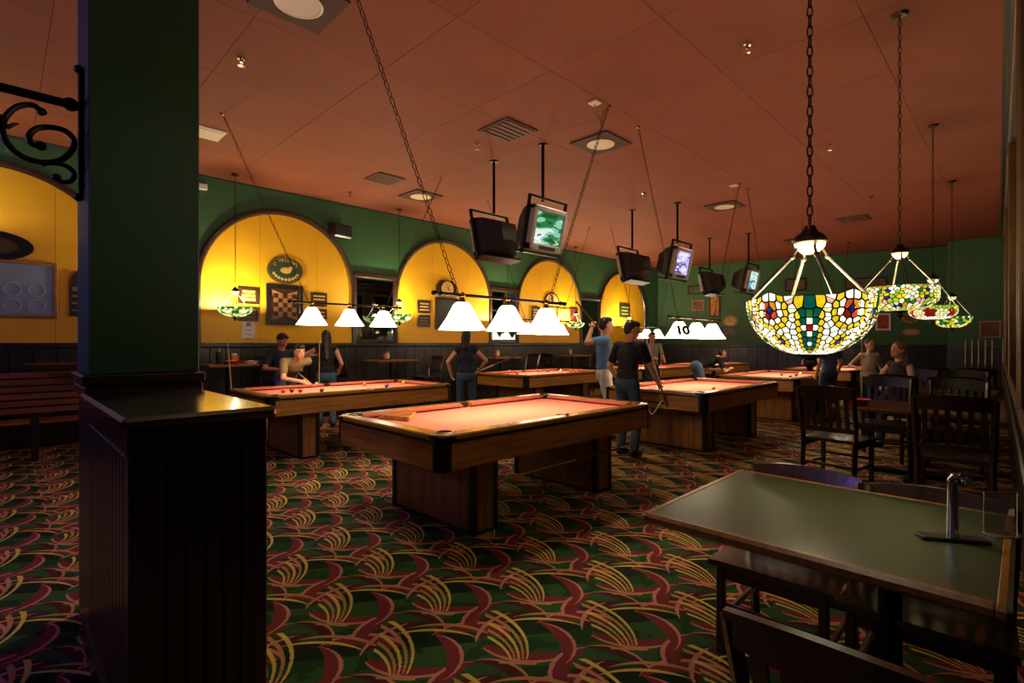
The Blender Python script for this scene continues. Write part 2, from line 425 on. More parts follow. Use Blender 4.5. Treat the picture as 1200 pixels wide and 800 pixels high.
for pts, rr_ in (([(49, 131), (38, 123), (20, 125), (6, 138), (3, 155), (12, 172), (30, 185), (52, 190), (72, 187), (85, 175), (86, 163), (76, 153), (58, 149), (42, 151), (34, 160), (38, 169), (48, 171)], .013),
                 ([(52, 191), (70, 192), (82, 197), (87, 205), (83, 212), (73, 213), (66, 208)], .011),
                 ([(3, 140), (-12, 128), (-30, 132), (-38, 150), (-30, 165), (-18, 160)], .012)):
    q_ = [bpt(*p_) for p_ in pts]
    MB().tube(smooth(q_), rr_, 8).ball(q_[0], rr_*1.5).ball(q_[-1], rr_*1.7).build('scroll', M_blackm, br, True)
MB().tube([bpt(8, 150), bpt(16, 146), bpt(22, 145)], [.012, .009, .004], 6).build('leaf_spur', M_blackm, br, True)

# ---------------------------------------------------------------- pool tables
TL, TW, TH = 2.68, 1.49, .82
def pool_table_proto():
    t = thing('pool_table', 'x', 'pool table')
    bx('playing_surface', (0, 0, .74), (TL-.2, TW-.2, .07), M_felt, t)
    rw = .115; hx, hy = TL/2, TW/2
    for s in (-1, 1):
        bx('rail', (0, s*(hy-rw/2), TH-.022), (TL-.26, rw, .044), M_rail_x, t, .01)
        bx('rail', (s*(hx-rw/2), 0, TH-.022), (rw, TW-.26, .044), M_rail_y, t, .01)
        for k in (-1, 1):                              # side cushions between pockets
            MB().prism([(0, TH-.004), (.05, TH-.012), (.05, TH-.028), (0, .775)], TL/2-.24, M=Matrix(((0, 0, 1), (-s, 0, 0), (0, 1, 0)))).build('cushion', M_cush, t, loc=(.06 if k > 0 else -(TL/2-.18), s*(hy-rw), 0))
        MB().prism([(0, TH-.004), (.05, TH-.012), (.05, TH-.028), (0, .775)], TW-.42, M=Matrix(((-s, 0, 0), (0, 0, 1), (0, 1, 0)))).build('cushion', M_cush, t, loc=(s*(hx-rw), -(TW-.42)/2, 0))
        ap_ = MB().box((0, s*(hy-.02), .68), (TL-.16, .03, .20), bev=.004).build('apron', M_oak_x, t)
        bx('trim_strip', (0, s*(hy-.012), .776), (TL-.14, .03, .024), M_black, ap_, .004)
        ap_ = MB().box((s*(hx-.02), 0, .68), (.03, TW-.16, .20), bev=.004).build('apron', M_oak_y, t)
        bx('trim_strip', (s*(hx-.012), 0, .776), (.03, TW-.14, .024), M_black, ap_, .004)
        for k in (-1, 1):
            q = MB(); r = .09
            arc = [(r*math.cos(a*PI/12), r*math.sin(a*PI/12)) for a in range(7)]
            poly = [(0, 0)]+arc
            q.prism([(s*(hx-r)+s*a, k*(hy-r)+k*b_) for a, b_ in poly], .235, M=Matrix.Translation((0, 0, .575)))
            q.build('corner_casting', M_black, t)
            c_ = MB(); c_.prism([(s*(hx-.14)+s*a*1.55, k*(hy-.14)+k*b_*1.55) for a, b_ in poly], .012, M=Matrix.Translation((0, 0, TH-.014)))
            c_.build('corner_plate', M_rail_y, t)
            MB().lathe([(.058, -.10), (.062, .0), (.052, .004), (.05, -.09)], (s*(hx-.125), k*(hy-.125), TH), 18).build('pocket', M_black, t, True)
        MB().lathe([(.055, -.10), (.058, .0), (.048, .004), (.046, -.09)], (0, s*(hy-.085), TH), 18).build('pocket', M_black, t, True)
    for s in (-1, 1):
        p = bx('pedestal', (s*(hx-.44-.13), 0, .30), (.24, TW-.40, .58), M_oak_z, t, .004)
        for k in (-1, 1):
            for q in (-1, 1): bx('corner_trim', (s*(hx-.44-.13)+q*.105, k*(TW/2-.20-.02), .30), (.055, .06, .585), M_black, p, .012)
        bx('foot_plate', (s*(hx-.57), 0, .012), (.25, TW-.37, .024), M_black, p, .004)
    bx('underframe', (0, 0, .62), (TL-.3, TW-.3, .1), M_black, t)
    return t
TABLES = [((3.37, 3.43), 'nearest pool table, empty but for a triangle rack on its red felt'),
          ((7.42, 3.49), 'pool table beside the man in black shirt, white loop on its pedestal'),
          ((3.50, 6.85), 'pool table where the man in tan shirt leans for a shot'),
          ((8.35, 7.37), 'pool table with many balls behind the woman in dark sleeveless top'),
          ((12.0, 7.0), 'pool table beyond the two standing men, under the lit shades'),
          ((11.1, 3.5), 'pool table beneath the large stained glass bowl lamp, black ball on felt'),
          ((15.3, 6.8), 'pool table in the far corner behind the bending player'),
          ((14.8, 3.4), 'pool table far right behind the person in blue shirt')]
proto = pool_table_proto()
for i, (c, lb) in enumerate(TABLES):
    t = proto if i == 0 else copy_tree(proto)
    t.location = (c[0], c[1], 0); t['label'] = lb; t['group'] = 'pool tables'

# pool lamps over the tables
def pool_lamp(c, zb, label, hook=1.65, chain_seg=.05, wire=.0032, ztop=CEIL, number=None):
    t = thing('pool_lamp', label, 'lamp', (c[0], c[1], zb), 0, 'hanging lamps over the pool tables')
    bar = MB().tube([(-.82, 0, .30), (.82, 0, .30)], .014, 8)
    for s in (-1, 1): bar.ball((s*.84, 0, .30), (.035, .022, .022)).ball((s*.78, 0, .30), .024)
    bar.build('bar', M_bronze, t, True)
    for k in (-1, 0, 1):
        x = k*.55
        f = MB().cone((x, 0, .24), (x, 0, .30), .03, .018).ball((x, 0, .30), .028).ball((x, 0, .235), (.045, .045, .02)).build('fitter', M_brass, t, True)
        sh = MB().lathe([(.055, .235), (.075, .215), (.13, .11), (.20, .005), (.203, 0), (.198, .002), (.125, .108), (.07, .21)], (x, 0, 0), 24).build('shade', M_shade, t, True)
        if number and k == -1:
            text_mesh(number, .19, 'number', mat('print_navy', '#1b1d3a', .5), sh, (x-.112, -.112, .105), (math.radians(57), 0, -PI/4), label='navy number on white shade', bold=.012)
    for s in (-1, 1):
        a = Vector((s*.6, 0, .32)); b_ = Vector((s*hook, 0, ztop-zb)); d = b_-a; n = int(d.length/chain_seg)
        q = d.to_track_quat('Z', 'Y').to_matrix(); m = MB()
        for i in range(n):
            o = a+d*((i+.5)/n); r1 = Matrix.Rotation(PI/2*(i % 2), 3, 'Z'); hl = d.length/n*.62; hw = wire*4
            m.tube([o+q @ r1 @ Vector((hw*math.cos(u), 0, hl*math.sin(u))) for u in [2*PI*j/6 for j in range(6)]], wire, 4, closed=True)
        ch = m.build('chain', M_bronze, t); ch['kind'] = 'stuff'
        MB().cone(b_-Vector((0, 0, .02)), b_, .02, .03).build('ceiling_hook', M_brass, t, True)
    lamp_light('pool_bulb', (c[0], c[1], zb+.03), POOL_W, (1, .82, .55), (1.3, .3), 'AREA', spread=math.radians(150))
    return t
pool_lamp((3.37, 3.43), 1.545, 'nearest pool lamp with three white shades over the nearest pool table', chain_seg=.06, wire=.0045)
pool_lamp((7.42, 3.49), 1.50, 'three shade pool lamp with dark number on its first shade', number='10')
pool_lamp((3.55, 6.85), 1.68, 'three shade pool lamp in front of the wide first arch')
pool_lamp((8.35, 7.37), 1.62, 'three shade pool lamp partly hidden behind the nearest pool lamp')
pool_lamp((12.0, 7.0), 1.56, 'small pool lamp above the heads of the two standing men')
pool_lamp((11.1, 3.5), 1.62, 'pool lamp hidden behind the large stained glass bowl')
pool_lamp((15.3, 6.8), 1.60, 'farthest pool lamp before the dark green end wall')
pool_lamp((14.8, 3.4), 1.60, 'pool lamp at far right behind the stained glass bowl')

# ---------------------------------------------------------------- stained glass lamps
GL = {}
def glass(name, color, e):
    GL[name] = mat('glass_'+name, color, .15, var=.22, scale=30, emit=e*1.0); return GL[name]
for n_, c_, e_ in (('cream', '#fff3cf', 1.5), ('ivory', '#f3e6a8', 1.15), ('yellow', '#f0c81e', 1.05), ('amber', '#e0921c', .9), ('orange', '#d8552a', .8), ('red', '#a8201c', .6),
                   ('blue', '#2a2f9a', .5), ('teal', '#0f6a5c', .55), ('green', '#2f8a3a', .6), ('lime', '#a5c83c', .9), ('pink', '#f0b8a0', 1.0)): glass(n_, c_, e_)
M_lead = mat('lead_came', '#15120d', .5, .5)
def voronoi(seeds, W, H, per=True):            # seeds (x,y,mat): cells clipped to 0..H, periodic in x
    allp = [(x+d*W, y) for x, y, _ in seeds for d in ((-1, 0, 1) if per else (0,))]
    out = []
    for x, y, m in seeds:
        poly = [(x-W/2, 0), (x+W/2, 0), (x+W/2, H), (x-W/2, H)]
        for (u, v) in allp:
            dx, dy = u-x, v-y; dd = dx*dx+dy*dy
            if dd < 1e-9 or dd > .09: continue
            nx, ny = dx, dy; c = (nx*(x+u)+ny*(y+v))/2; q = []
            for i, p in enumerate(poly):
                r = poly[(i+1) % len(poly)]; fp, fr = nx*p[0]+ny*p[1]-c, nx*r[0]+ny*r[1]-c
                if fp <= 0: q.append(p)
                if (fp <= 0) != (fr <= 0): t = fp/(fp-fr); q.append((p[0]+t*(r[0]-p[0]), p[1]+t*(r[1]-p[1])))
            poly = q
            if len(poly) < 3: break
        if len(poly) >= 3: out.append((poly, m))
    return out
def peacock_seeds(W, H):
    s = []
    def ring(cx, cy, r, n, m, a0=0.0):
        for i in range(n):
            a = a0+2*PI*i/n; y = cy+r*math.sin(a)
            if .004 < y < H: s.append((cx+r*math.cos(a), y, m[i % len(m)] if isinstance(m, list) else m))
    s.append((0, .035, 'teal'))
    for y, m in ((.075, 'green'), (.105, 'cream'), (.135, 'red'), (.165, 'cream'), (.195, 'teal'), (.222, 'cream'), (.25, 'green')):
        s.append((0, y, m))
        for sg in (-1, 1): s.append((sg*.027, y, 'teal' if m != 'red' else 'cream')); s.append((sg*.046, y+.008, 'yellow')); s.append((sg*.068, y+.02, 'cream'))
    for sg in (-1, 1): s.append((sg*.045, .03, 'yellow')); s.append((sg*.075, .025, 'pink')); s.append((sg*.07, .06, 'ivory'))
    s.append((0, .29, 'amber'))
    hx = W/2
    s.append((hx, .062, 'blue')); ring(hx, .062, .026, 4, ['orange', 'red', 'orange', 'amber'], PI/4); ring(hx, .062, .050, 9, 'cream', .2); ring(hx, .062, .072, 15, 'yellow', .1); ring(hx, .062, .097, 16, 'cream', .2)
    s.append((hx-.006, .212, 'blue')); s.append((hx+.006, .198, 'blue'))
    ring(hx, .205, .033, 7, 'yellow', .3); ring(hx, .205, .062, 10, ['cream', 'ivory', 'cream'], .1)
    rr = random.Random(3)
    for j in range(9):
        for i in range(7):
            x = -W/2+W*(i+.5)/7+rr.uniform(-.01, .01); y = .02+.04*j+rr.uniform(-.008, .008)
            if y < H and all((min(abs(x-a), W-abs(x-a)))**2+(y-b_)**2 > .030**2 for a, b_, _ in s): s.append((x, y, 'cream' if rr.random() < .85 else 'ivory'))
    return s
def flower_seeds(W, H, pal, seed, d):
    rr = random.Random(seed); s = []
    for _ in range(900):
        x, y = rr.uniform(-W/2, W/2), rr.uniform(.005, H-.005)
        if all((min(abs(x-a), W-abs(x-a)))**2+(y-b_)**2 > d*d for a, b_, _ in s): s.append((x, y, rr.choice(pal)))
    return s
def bowl_lamp(c, zr, R, D, seeds, sect, label, watts, canopy_z=CEIL, links=False, straight=0.0, rods=4, rot=0.0, capz=.34, small=False, name='stained_glass_lamp', group='stained glass lamps over the dining tables'):
    t = thing(name, label, 'lamp', (c[0], c[1], zr), rot, group)
    W, H = seeds[0], seeds[1]; cells = voronoi(seeds[2], W, H)
    def surf(x, y, off=0.0):
        th = x/W*2*PI/sect; q = y/H; crest = max(0, math.cos(2*PI*(x/W-.5)))**3*.022*(1-q)**6 if sect == 5 and not small else 0
        if q < straight: r = R; z = -D*.45*q/max(straight, 1e-6)
        else:
            ps = (q-straight)/(1-straight)*math.radians(80); zz = D*.45 if straight else 0
            r = R*math.cos(ps)**.9; z = -zz-(D-zz)*math.sin(ps)
        r += off
        return Vector((r*math.cos(th), r*math.sin(th), z+crest))
    lead = MB(); joined = MB(); names = list(GL); k = 0
    for j in range(sect):
        for poly, m in cells:
            n = len(poly); gx = sum(p[0] for p in poly)/n; gy = sum(p[1] for p in poly)/n
            ins = []
            for p in poly:
                dx, dy = p[0]-gx, p[1]-gy; L = math.hypot(dx, dy) or 1; f = max(.5, 1-.0034*(1.3 if small else 1)/L); ins.append((gx+dx*f, gy+dy*f))
            sh = lambda p, o=0: surf(p[0]+j*W, p[1], o)
            lead.add([sh(p, .003) for p in poly]+[sh(p, .003) for p in ins]+[sh(p, -.003) for p in poly]+[sh(p, -.003) for p in ins],
                     [(i, (i+1) % n, n+(i+1) % n, n+i) for i in range(n)]+[(2*n+i, 3*n+i, 3*n+(i+1) % n, 2*n+(i+1) % n) for i in range(n)])
            tgt = joined if small else MB()
            vs_ = [sh(p) for p in ins]+[sh((gx, gy), .004)]
            tgt.add(vs_, [(i, (i+1) % n, n) for i in range(n)], names.index(m) if small else 0)
            if not small: tgt.build('glass_pane', GL[m], t)
    if small:
        g_ = joined.build('glass_panes', [GL[n_] for n_ in names], t); g_['kind'] = 'stuff'
    lead.build('lead_came', M_lead, t)
    rb = R*math.cos(math.radians(80))**.9
    MB().lathe([(rb*1.1, -D+.005), (rb*.9, -D-.008), (.022, -D-.014), (.028, -D-.024), (.03, -D-.04), (.012, -D-.052), (.012, -D-.062), (.0, -D-.07)], n=16).build('finial', M_bronze, t, True)
    tp = MB().lathe([(0, capz+.075), (.02, capz+.07), (.03, capz+.045), (.055, capz+.028), (.068, capz+.008), (.066, capz), (0, capz)], n=20).build('cap', M_bronze, t, True)
    MB().lathe([(.06, capz-.001), (.055, capz-.02), (.03, capz-.045), (0, capz-.05)], n=16).build('cap_insert', M_cream, t, True)
    for i in range(rods):
        a = 2*PI*i/rods+.35; ca, sa = math.cos(a), math.sin(a)
        MB().tube([(.045*ca, .045*sa, capz-.015), (.07*ca, .07*sa, capz-.06)], .006, 6).ball((.07*ca, .07*sa, capz-.06), .012).tube([(.07*ca, .07*sa, capz-.06), (R*.97*ca, R*.97*sa, .0)], .0075, 8).build('rod', mat('pewter_rod', '#3c372e', .5, .3), t, True)
    z0 = capz+.07; z1 = canopy_z-zr
    if links:
        n = int((z1-z0)/.042); lm_ = MB().tube([(.0105*math.cos(u), 0, .028*math.sin(u)) for u in [2*PI*q/10 for q in range(10)]], .0032, 6, closed=True).mesh('chain_link', M_bronze, True)
        for i in range(n): link('chain_link', lm_, t, (0, 0, z0+(z1-z0)*(i+.5)/n), (0, 0, PI/2*(i % 2)+.4))
    else:
        n = int((z1-z0)/.055); m = MB()
        for i in range(n):
            z = z0+(z1-z0)*(i+.5)/n; aa = PI/2*(i % 2)+.4
            m.tube([(.011*math.cos(u)*math.cos(aa), .011*math.cos(u)*math.sin(aa), z+.036*math.sin(u)) for u in [2*PI*q/6 for q in range(6)]], .0032, 4, closed=True)
        o = m.build('chain', M_bronze, t); o['kind'] = 'stuff'
    MB().lathe([(.0, z1-.03), (.05, z1-.022), (.065, z1), (0, z1)], n=16).build('ceiling_canopy', M_bronze, t, True)
    lamp_light('bowl_bulb', (c[0], c[1], zr-.02), watts, (1, .80, .50), .06)
    if links: lamp_light('bowl_glow', (c[0], c[1], zr-D-.085), 15, (1, .84, .52), .08, 'SPOT', spot_size=math.radians(150), spot_blend=.7)     # added spot below the bowl, stands in for light through its opaque panes
    return t
Wp = 2*PI*.26/5
pk = (Wp, .335, peacock_seeds(Wp, .335))
bowl_lamp((2.42, .64), 1.615, .243, .235, pk, 5, 'large peacock stained glass bowl lamp above the nearest dark table', TIFF_W, links=True, rot=math.radians(-165.5), capz=.24)
Wf = 2*PI*.3/6
fl = (Wf, .30, flower_seeds(Wf, .30, ['lime', 'lime', 'yellow', 'ivory', 'pink', 'cream', 'cream', 'green', 'ivory', 'yellow', 'amber', 'blue'], 5, .030))
bowl_lamp((5.36, .74), 1.90, .262, .20, fl, 6, 'straight sided floral glass lamp, second along the dining tables', TIFF_W*.7, straight=.45, small=True, capz=.29)
st = (Wf, .30, [(x, y, ('lime' if y < .06 else 'cream' if y > .2 else ('red' if abs(x) < .07 else 'ivory'))) for x, y, _ in flower_seeds(Wf, .30, ['x'], 9, .035)])
bowl_lamp((8.4, .82), 1.90, .245, .17, st, 6, 'glass bowl lamp with red fruit band, third along the dining tables', TIFF_W*.6, straight=.3, small=True)
bowl_lamp((11.5, .87), 1.88, .27, .19, (Wf, .30, flower_seeds(Wf, .30, ['lime', 'green', 'cream', 'yellow', 'ivory', 'teal'], 11, .04)), 6, 'green and yellow glass lamp, farthest over the dining tables', TIFF_W*.6, small=True)
wf = (Wf, .30, flower_seeds(Wf, .30, ['lime', 'cream', 'ivory', 'ivory', 'green'], 21, .05))
for x, lb in ((2.73, 'pale green glass bowl hanging at the left of the first arch'), (5.85, 'glass bowl lamp hanging before the mirror between first two arches'),
              (9.0, 'glass bowl lamp hanging before the mirror right of second arch'), (11.75, 'glass bowl lamp hanging at the right of the third arch'), (14.6, 'glass bowl lamp hanging before the fourth arch')):
    bowl_lamp((x, 9.15), 2.02, .26, .16, wf, 6, lb, WALL_W, small=True, capz=.26, rods=3, name='wall_side_glass_lamp', group='glass bowl lamps along the arched wall')
bowl_lamp((-.6, 9.0), 2.9, .26, .16, wf, 6, 'glass bowl lamp lighting the arch left of the pillar', WALL_W*.22, small=True, capz=.26, rods=3, name='wall_side_glass_lamp', group='glass bowl lamps along the arched wall')

# ---------------------------------------------------------------- televisions hung in pairs
def screen_mat(name, cols, scale):
    m = bpy.data.materials.new(name); m.use_nodes = True; nt = m.node_tree; b = nt.nodes['Principled BSDF']
    tc = nt.nodes.new('ShaderNodeTexCoord'); mp = nt.nodes.new('ShaderNodeMapping'); mp.inputs['Scale'].default_value = (1.0, 1, 4.0)
    nz = nt.nodes.new('ShaderNodeTexNoise'); nz.inputs['Scale'].default_value = scale; nz.inputs['Detail'].default_value = 2
    nt.links.new(tc.outputs['Object'], mp.inputs[0]); nt.links.new(mp.outputs[0], nz.inputs['Vector'])
    r = nt.nodes.new('ShaderNodeValToRGB'); r.color_ramp.interpolation = 'CONSTANT'
    for i, (p, c) in enumerate(cols):
        e = r.color_ramp.elements[i] if i < 2 else r.color_ramp.elements.new(p)
        e.position = p; e.color = (*lin(c), 1)
    nt.links.new(nz.outputs['Fac'], r.inputs[0]); nt.links.new(r.outputs[0], b.inputs['Emission Color']); b.inputs['Emission Strength'].default_value = 1.0
    b.inputs['Base Color'].default_value = (.01, .01, .01, 1); b.inputs['Roughness'].default_value = .15
    return m
M_bez = mat('tv_silver', '#9a938c', .4, .2)
def television(loc, face, label, scr):
    t = thing('hanging_television', label, 'television', loc, face, 'box televisions hung from the ceiling')
    Rt = Matrix.Rotation(math.radians(12), 4, 'X')        # tipped towards the room below; local -Y is the screen side
    Wt, Ht = .70, .60
    def tb(name, mb, m, smooth=False, par=t):
        o = mb.build(name, m, par, smooth)
        return o
    b = MB().xf(Rt)
    b.box((0, -.03, Ht/2-.035), (Wt, .10, .07), bev=.015).box((0, -.03, -Ht/2+.05), (Wt, .10, .10), bev=.015)
    for s in (-1, 1): b.box((s*(Wt/2-.04), -.03, 0), (.08, .10, Ht), bev=.015)
    bz = tb('bezel', b, M_bez)
    MB().xf(Rt).box((0, -.079, -Ht/2+.05), (.34, .012, .05), bev=.004).build('speaker_grille', M_black, bz)
    vs_ = [(Wt/2*a, .02, Ht/2*c) for a, c in ((-1, -1), (1, -1), (1, 1), (-1, 1))]+[(Wt*.44*a, .18, Ht*.42*c) for a, c in ((-1, -1), (1, -1), (1, 1), (-1, 1))]+[(Wt*.22*a, .40, Ht*(.26*c-.04)) for a, c in ((-1, -1), (1, -1), (1, 1), (-1, 1))]
    fs = [(0, 1, 2, 3), (11, 10, 9, 8)]+[(j*4+i, j*4+(i+1) % 4, j*4+4+(i+1) % 4, j*4+4+i) for j in (0, 1) for i in range(4)]
    hs = tb('housing', MB().xf(Rt).add(vs_, fs), mat('tv_back', '#1b1716', .5))
    for i in range(5): MB().xf(Rt).box((-.1+.05*i, .28, Ht*.36-.06), (.02, .12, .012)).build('vent_rib', M_black, hs)
    m = MB().xf(Rt); n = 8; sw, shh = .545, .42
    m.add([(sw*(i/n-.5), -.045-.02*(1-(2*i/n-1)**2)*(1-(2*j/n-1)**2)**.5, .015+shh*(j/n-.5)) for j in range(n+1) for i in range(n+1)], [(j*(n+1)+i, j*(n+1)+i+1, (j+1)*(n+1)+i+1, (j+1)*(n+1)+i) for j in range(n) for i in range(n)])
    tb('screen', m, scr, True)
    f = MB().xf(Rt)
    for s in (-1, 1): f.box((s*(Wt/2+.025), .03, .03), (.03, .04, Ht+.16))
    f.box((0, .03, Ht/2+.11), (Wt+.08, .04, .03)).box((0, .09, -Ht/2-.03), (Wt+.08, .22, .03))
    tb('yoke_bracket', f, M_blackm)
    zt_ = CEIL-loc[2]
    tb('pole', MB().tube([(0, .05, Ht/2+.1), (0, .05, zt_)], .022, 10), M_blackm, True)
    tb('ceiling_flange', MB().lathe([(.07, zt_-.02), (.07, zt_)], (0, .05, 0), 14), M_blackm, True)
    return t
S1 = screen_mat('tv_picture_field', [(0, '#0d4f2c'), (.42, '#1f7d45'), (.5, '#8fc9b0'), (.58, '#dfeee6'), (.66, '#2d6f9a')], 2.0)
S2 = screen_mat('tv_picture_violet', [(0, '#f1ecff'), (.45, '#cfc3ff'), (.55, '#5b54a0'), (.64, '#ffffff')], 2.2)
S3 = screen_mat('tv_picture_teal', [(0, '#9fe0d0'), (.45, '#e8f4ec'), (.55, '#3a8fa8'), (.65, '#e0f0ff')], 2.2)
S0 = screen_mat('tv_picture_dim', [(0, '#203040'), (.5, '#406080')], 4)
television((5.36, 4.70, 3.0), 0, 'nearest television facing us, green field on its screen', S1)
television((5.32, 5.76, 3.0), PI, 'nearest television turned away, its dark back towards us', S0)
television((9.46, 4.79, 3.0), 0, 'middle television facing us with pale violet picture', S2)
television((9.31, 5.82, 3.0), PI, 'middle television turned away beside the violet screen', S0)
television((13.35, 4.86, 3.0), 0, 'farthest television facing us with teal picture', S3)
television((13.25, 5.92, 3.0), PI, 'farthest television turned away, dark back with pale edge', S0)

# ---------------------------------------------------------------- ceiling fittings
def recessed(px, py, lab, w_=DOWN_W, e=3):
    p = gp(px, py, CEIL); t = thing('recessed_light', lab, 'light', p, 0, 'round recessed ceiling lights')
    bx('panel', (0, 0, -.012), (.6, .6, .02), mat('dark_panel', '#4a281e', .7), t, .004)
    MB().lathe([(.19, -.03), (.17, -.034), (.16, -.024)], n=24).build('ring', M_cream, t, True)
    MB().lathe([(.165, -.028), (0, -.028)], n=24).build('lens', mat('lens_glow', '#ffe9bd', .3, emit=e, var=.02), t, True)
    if w_:
        lamp_light('downlight', p-Vector((0, 0, .05)), w_, (1, .86, .64), .15, 'SPOT', spot_size=math.radians(120), spot_blend=.6)
recessed(704, 167, 'round recessed light amid the ceiling behind the chain')
recessed(350, 1, 'round recessed light at top edge left of the chain')
recessed(493, 229, 'small round recessed light above the second arch')
recessed(849, 241, 'round recessed light above the middle televisions')
def recessed_at(x, y, lab, w_):
    d = (x+y)/math.sqrt(2); recessed(600+600*(x-y)/(x+y), 402-600*(CEIL-EYE)/d, lab, w_)
recessed_at(1.15, .95, 'added recessed fill light over the near floor, out of view', DOWN_W*.3)  # added out of view to fill the foreground and nearest table
lamp_light('neon_glow', (-2.6, 4.6, 2.7), 130, (.30, .22, 1.0), .25)     # violet neon of the bar beyond the left edge
recessed(936, 281, 'farthest recessed light near the end wall')
for px, py, s_, lb in ((595, 152, .55, 'large dark square vent above the televisions'), (451, 209, .5, 'dark square vent above the first two arches'), (1000, 256, .6, 'dark vent near the end wall'), (560, 275, .5, 'small dark vent above the second arch')):
    p = gp(px, py, CEIL); t = thing('ceiling_vent', lb, 'vent', p)
    bx('frame', (0, 0, -.01), (s_, s_, .02), mat('vent_brown', '#5a3424', .6), t, .004)
    for i in range(6): bx('slat', (0, -s_*.4+s_*.16*i, -.024), (s_*.88, .045, .012), mat('vent_brown', '#5a3424', .6), t)
p = gp(240, 154, CEIL); t = thing('access_panel', 'white square panel in ceiling beside the green pillar', 'panel', p)
bx('frame', (0, 0, -.012), (.42, .42, .024), M_cream, t, .005); bx('door', (0, 0, -.028), (.34, .34, .012), M_cream, t, .004)
for px, py, lb in ((283, 68, 'sprinkler head by the upper left chain'), (875, 52, 'sprinkler head at upper right beside the nearest lamp chain'), (559, 168, 'sprinkler head left of the large vent'),
                   (972, 170, 'sprinkler head between the two right hand chains'), (755, 226, 'sprinkler head above the middle televisions'), (1021, 230, 'sprinkler head right of the nearest bowl lamp'), (410, 225, 'sprinkler head above the wall speaker')):
    p = gp(px, py, CEIL); t = thing('sprinkler', lb, 'sprinkler', p, 0, 'ceiling sprinklers')
    MB().lathe([(.04, 0), (.038, -.012), (.018, -.014), (.014, -.045), (0, -.045)], n=12).build('body', M_chrome, t, True)
    MB().lathe([(.03, -.075), (.032, -.078), (0, -.08)], n=12).build('deflector', M_chrome, t, True)
    MB().tube([(.014, 0, -.03), (.022, 0, -.055), (.004, 0, -.076), (-.022, 0, -.055), (-.014, 0, -.03)], .003, 6).build('frame_arm', M_chrome, t, True)
for px, py, lb in ((697, 120, 'white cable plate on ceiling above the recessed light'), (860, 217, 'small cable plate on ceiling above far televisions')):
    p = gp(px, py, CEIL); t = thing('cable_plate', lb, 'plate', p)
    bx('plate', (0, 0, -.008), (.12, .12, .016), M_cream, t, .004)
    MB().tube([(0, 0, -.015), (.0, .02, -.10), (.06, -.03, -.2), (.12, -.02, -.26), (.16, .03, -.14), (.2, .0, 0)], .006, 6).build('loose_cable', M_gilt, t, True)
p = Vector((2.42, WY-.01, 4.0)); t = bx('junction_box', (2.36, WY-.03, 4.02), (.16, .06, .1), M_white, None, .01); tag(t, 'small white box high on green wall beside pillar', 'box')
# wall loudspeaker
t = thing('wall_speaker', 'black loudspeaker mounted high between first and second arch', 'speaker', (4.72, WY-.16, 3.62), math.radians(12))
bx('cabinet', (0, 0, 0), (.44, .22, .26), M_black, t, .03); bx('grille', (0, -.113, 0), (.38, .012, .2), mat('grille_cloth', '#1a1a1a', .9), t, .004); bx('wall_mount', (0, .13, 0), (.06, .1, .06), M_blackm, t)

# ---------------------------------------------------------------- mirrors and pictures
def on_wall(o, u, z, y=WY): o.location = (u, y, z); return o
def framed(name, label, cat, u, z, w_, h_, frame, inner, host='L', fw=.035, d=.035, extra=None):
    t = thing(name, label, cat)
    if host == 'L': t.location = (u, WY-.02, z)
    elif host == 'B':
        t.location = A_+dv.normalized()*u+Vector((0, 0, z)); t.rotation_euler = (0, 0, ab); t.location -= Vector((math.cos(ab+PI/2), math.sin(ab+PI/2), 0))*.005
    elif host == 'C': t.location = (18.25, u, z); t.rotation_euler = (0, 0, -PI/2)
    for s in (-1, 1):
        bx('frame_side', (s*(w_/2-fw/2), -d/2, 0), (fw, d, h_), frame, t, .006); bx('frame_side', (0, -d/2, s*(h_/2-fw/2)), (w_-2*fw, d, fw), frame, t, .006)
    bx('picture', (0, -d*.3, 0), (w_-2*fw+.004, .012, h_-2*fw+.004), inner, t)
    if extra: extra(t)
    return t
for i, lb in ((0, 'dark framed mirror behind the pillar left of first arch'), (1, 'tall dark framed mirror between first and second arch'), (2, 'dark framed mirror between second and third arch'), (3, 'dark framed mirror between third and fourth arch')):
    u = (ARC[i]+ARC[i+1])/2; t = thing('wall_mirror', lb, 'mirror', (u, WY, 0), 0, 'mirrors between the arches')
    for s in (-1, 1): bx('frame_side', (s*.46, -.02, 2.12), (.06, .04, 1.34), M_trim, t, .008)
    bx('cornice', (0, -.04, 2.83), (1.0, .08, .1), M_trim, t, .015); bx('frame_bottom', (0, -.02, 1.48), (.86, .04, .06), M_trim, t, .008)
    bx('glass', (0, -.01, 2.12), (.87, .012, 1.26), M_mirror, t)
M_sign = mat('sign_brown', '#3b2612', .5); M_gold = mat('gold_letters', '#d8b45a', .45)
def lines(n, w_, h_, m=M_gold, th=.028):
    def f(t):
        rr = random.Random(n*7+int(w_*100))
        for i in range(n): bx('lettering_line', (rr.uniform(-.02, .02)*w_, -.03, h_*(.5-(i+.5)/n)*.72), (w_*rr.uniform(.6, .74), .006, th), m, t)
    return f
c1 = ARC[1]
def U_(px, y=WY): r = (px-600)/600; return y*(1+r)/(1-r)
def Z_(px, py, y=WY): u = U_(px, y); return EYE+(402-py)/600*(u+y)/math.sqrt(2)
def rect(x0, y0, x1, y1): u0, u1 = U_(x0), U_(x1); xm = (x0+x1)/2; return (u0+u1)/2, (Z_(xm, y0)+Z_(xm, y1))/2, u1-u0, Z_(xm, y0)-Z_(xm, y1)
u, z, w_, h_ = rect(278, 337, 302, 356); framed('wall_sign', 'brown sign with three gold lines left of the framed chessboard', 'sign', u, z, w_, h_, M_trim, M_sign, extra=lines(3, w_, h_, th=.05))
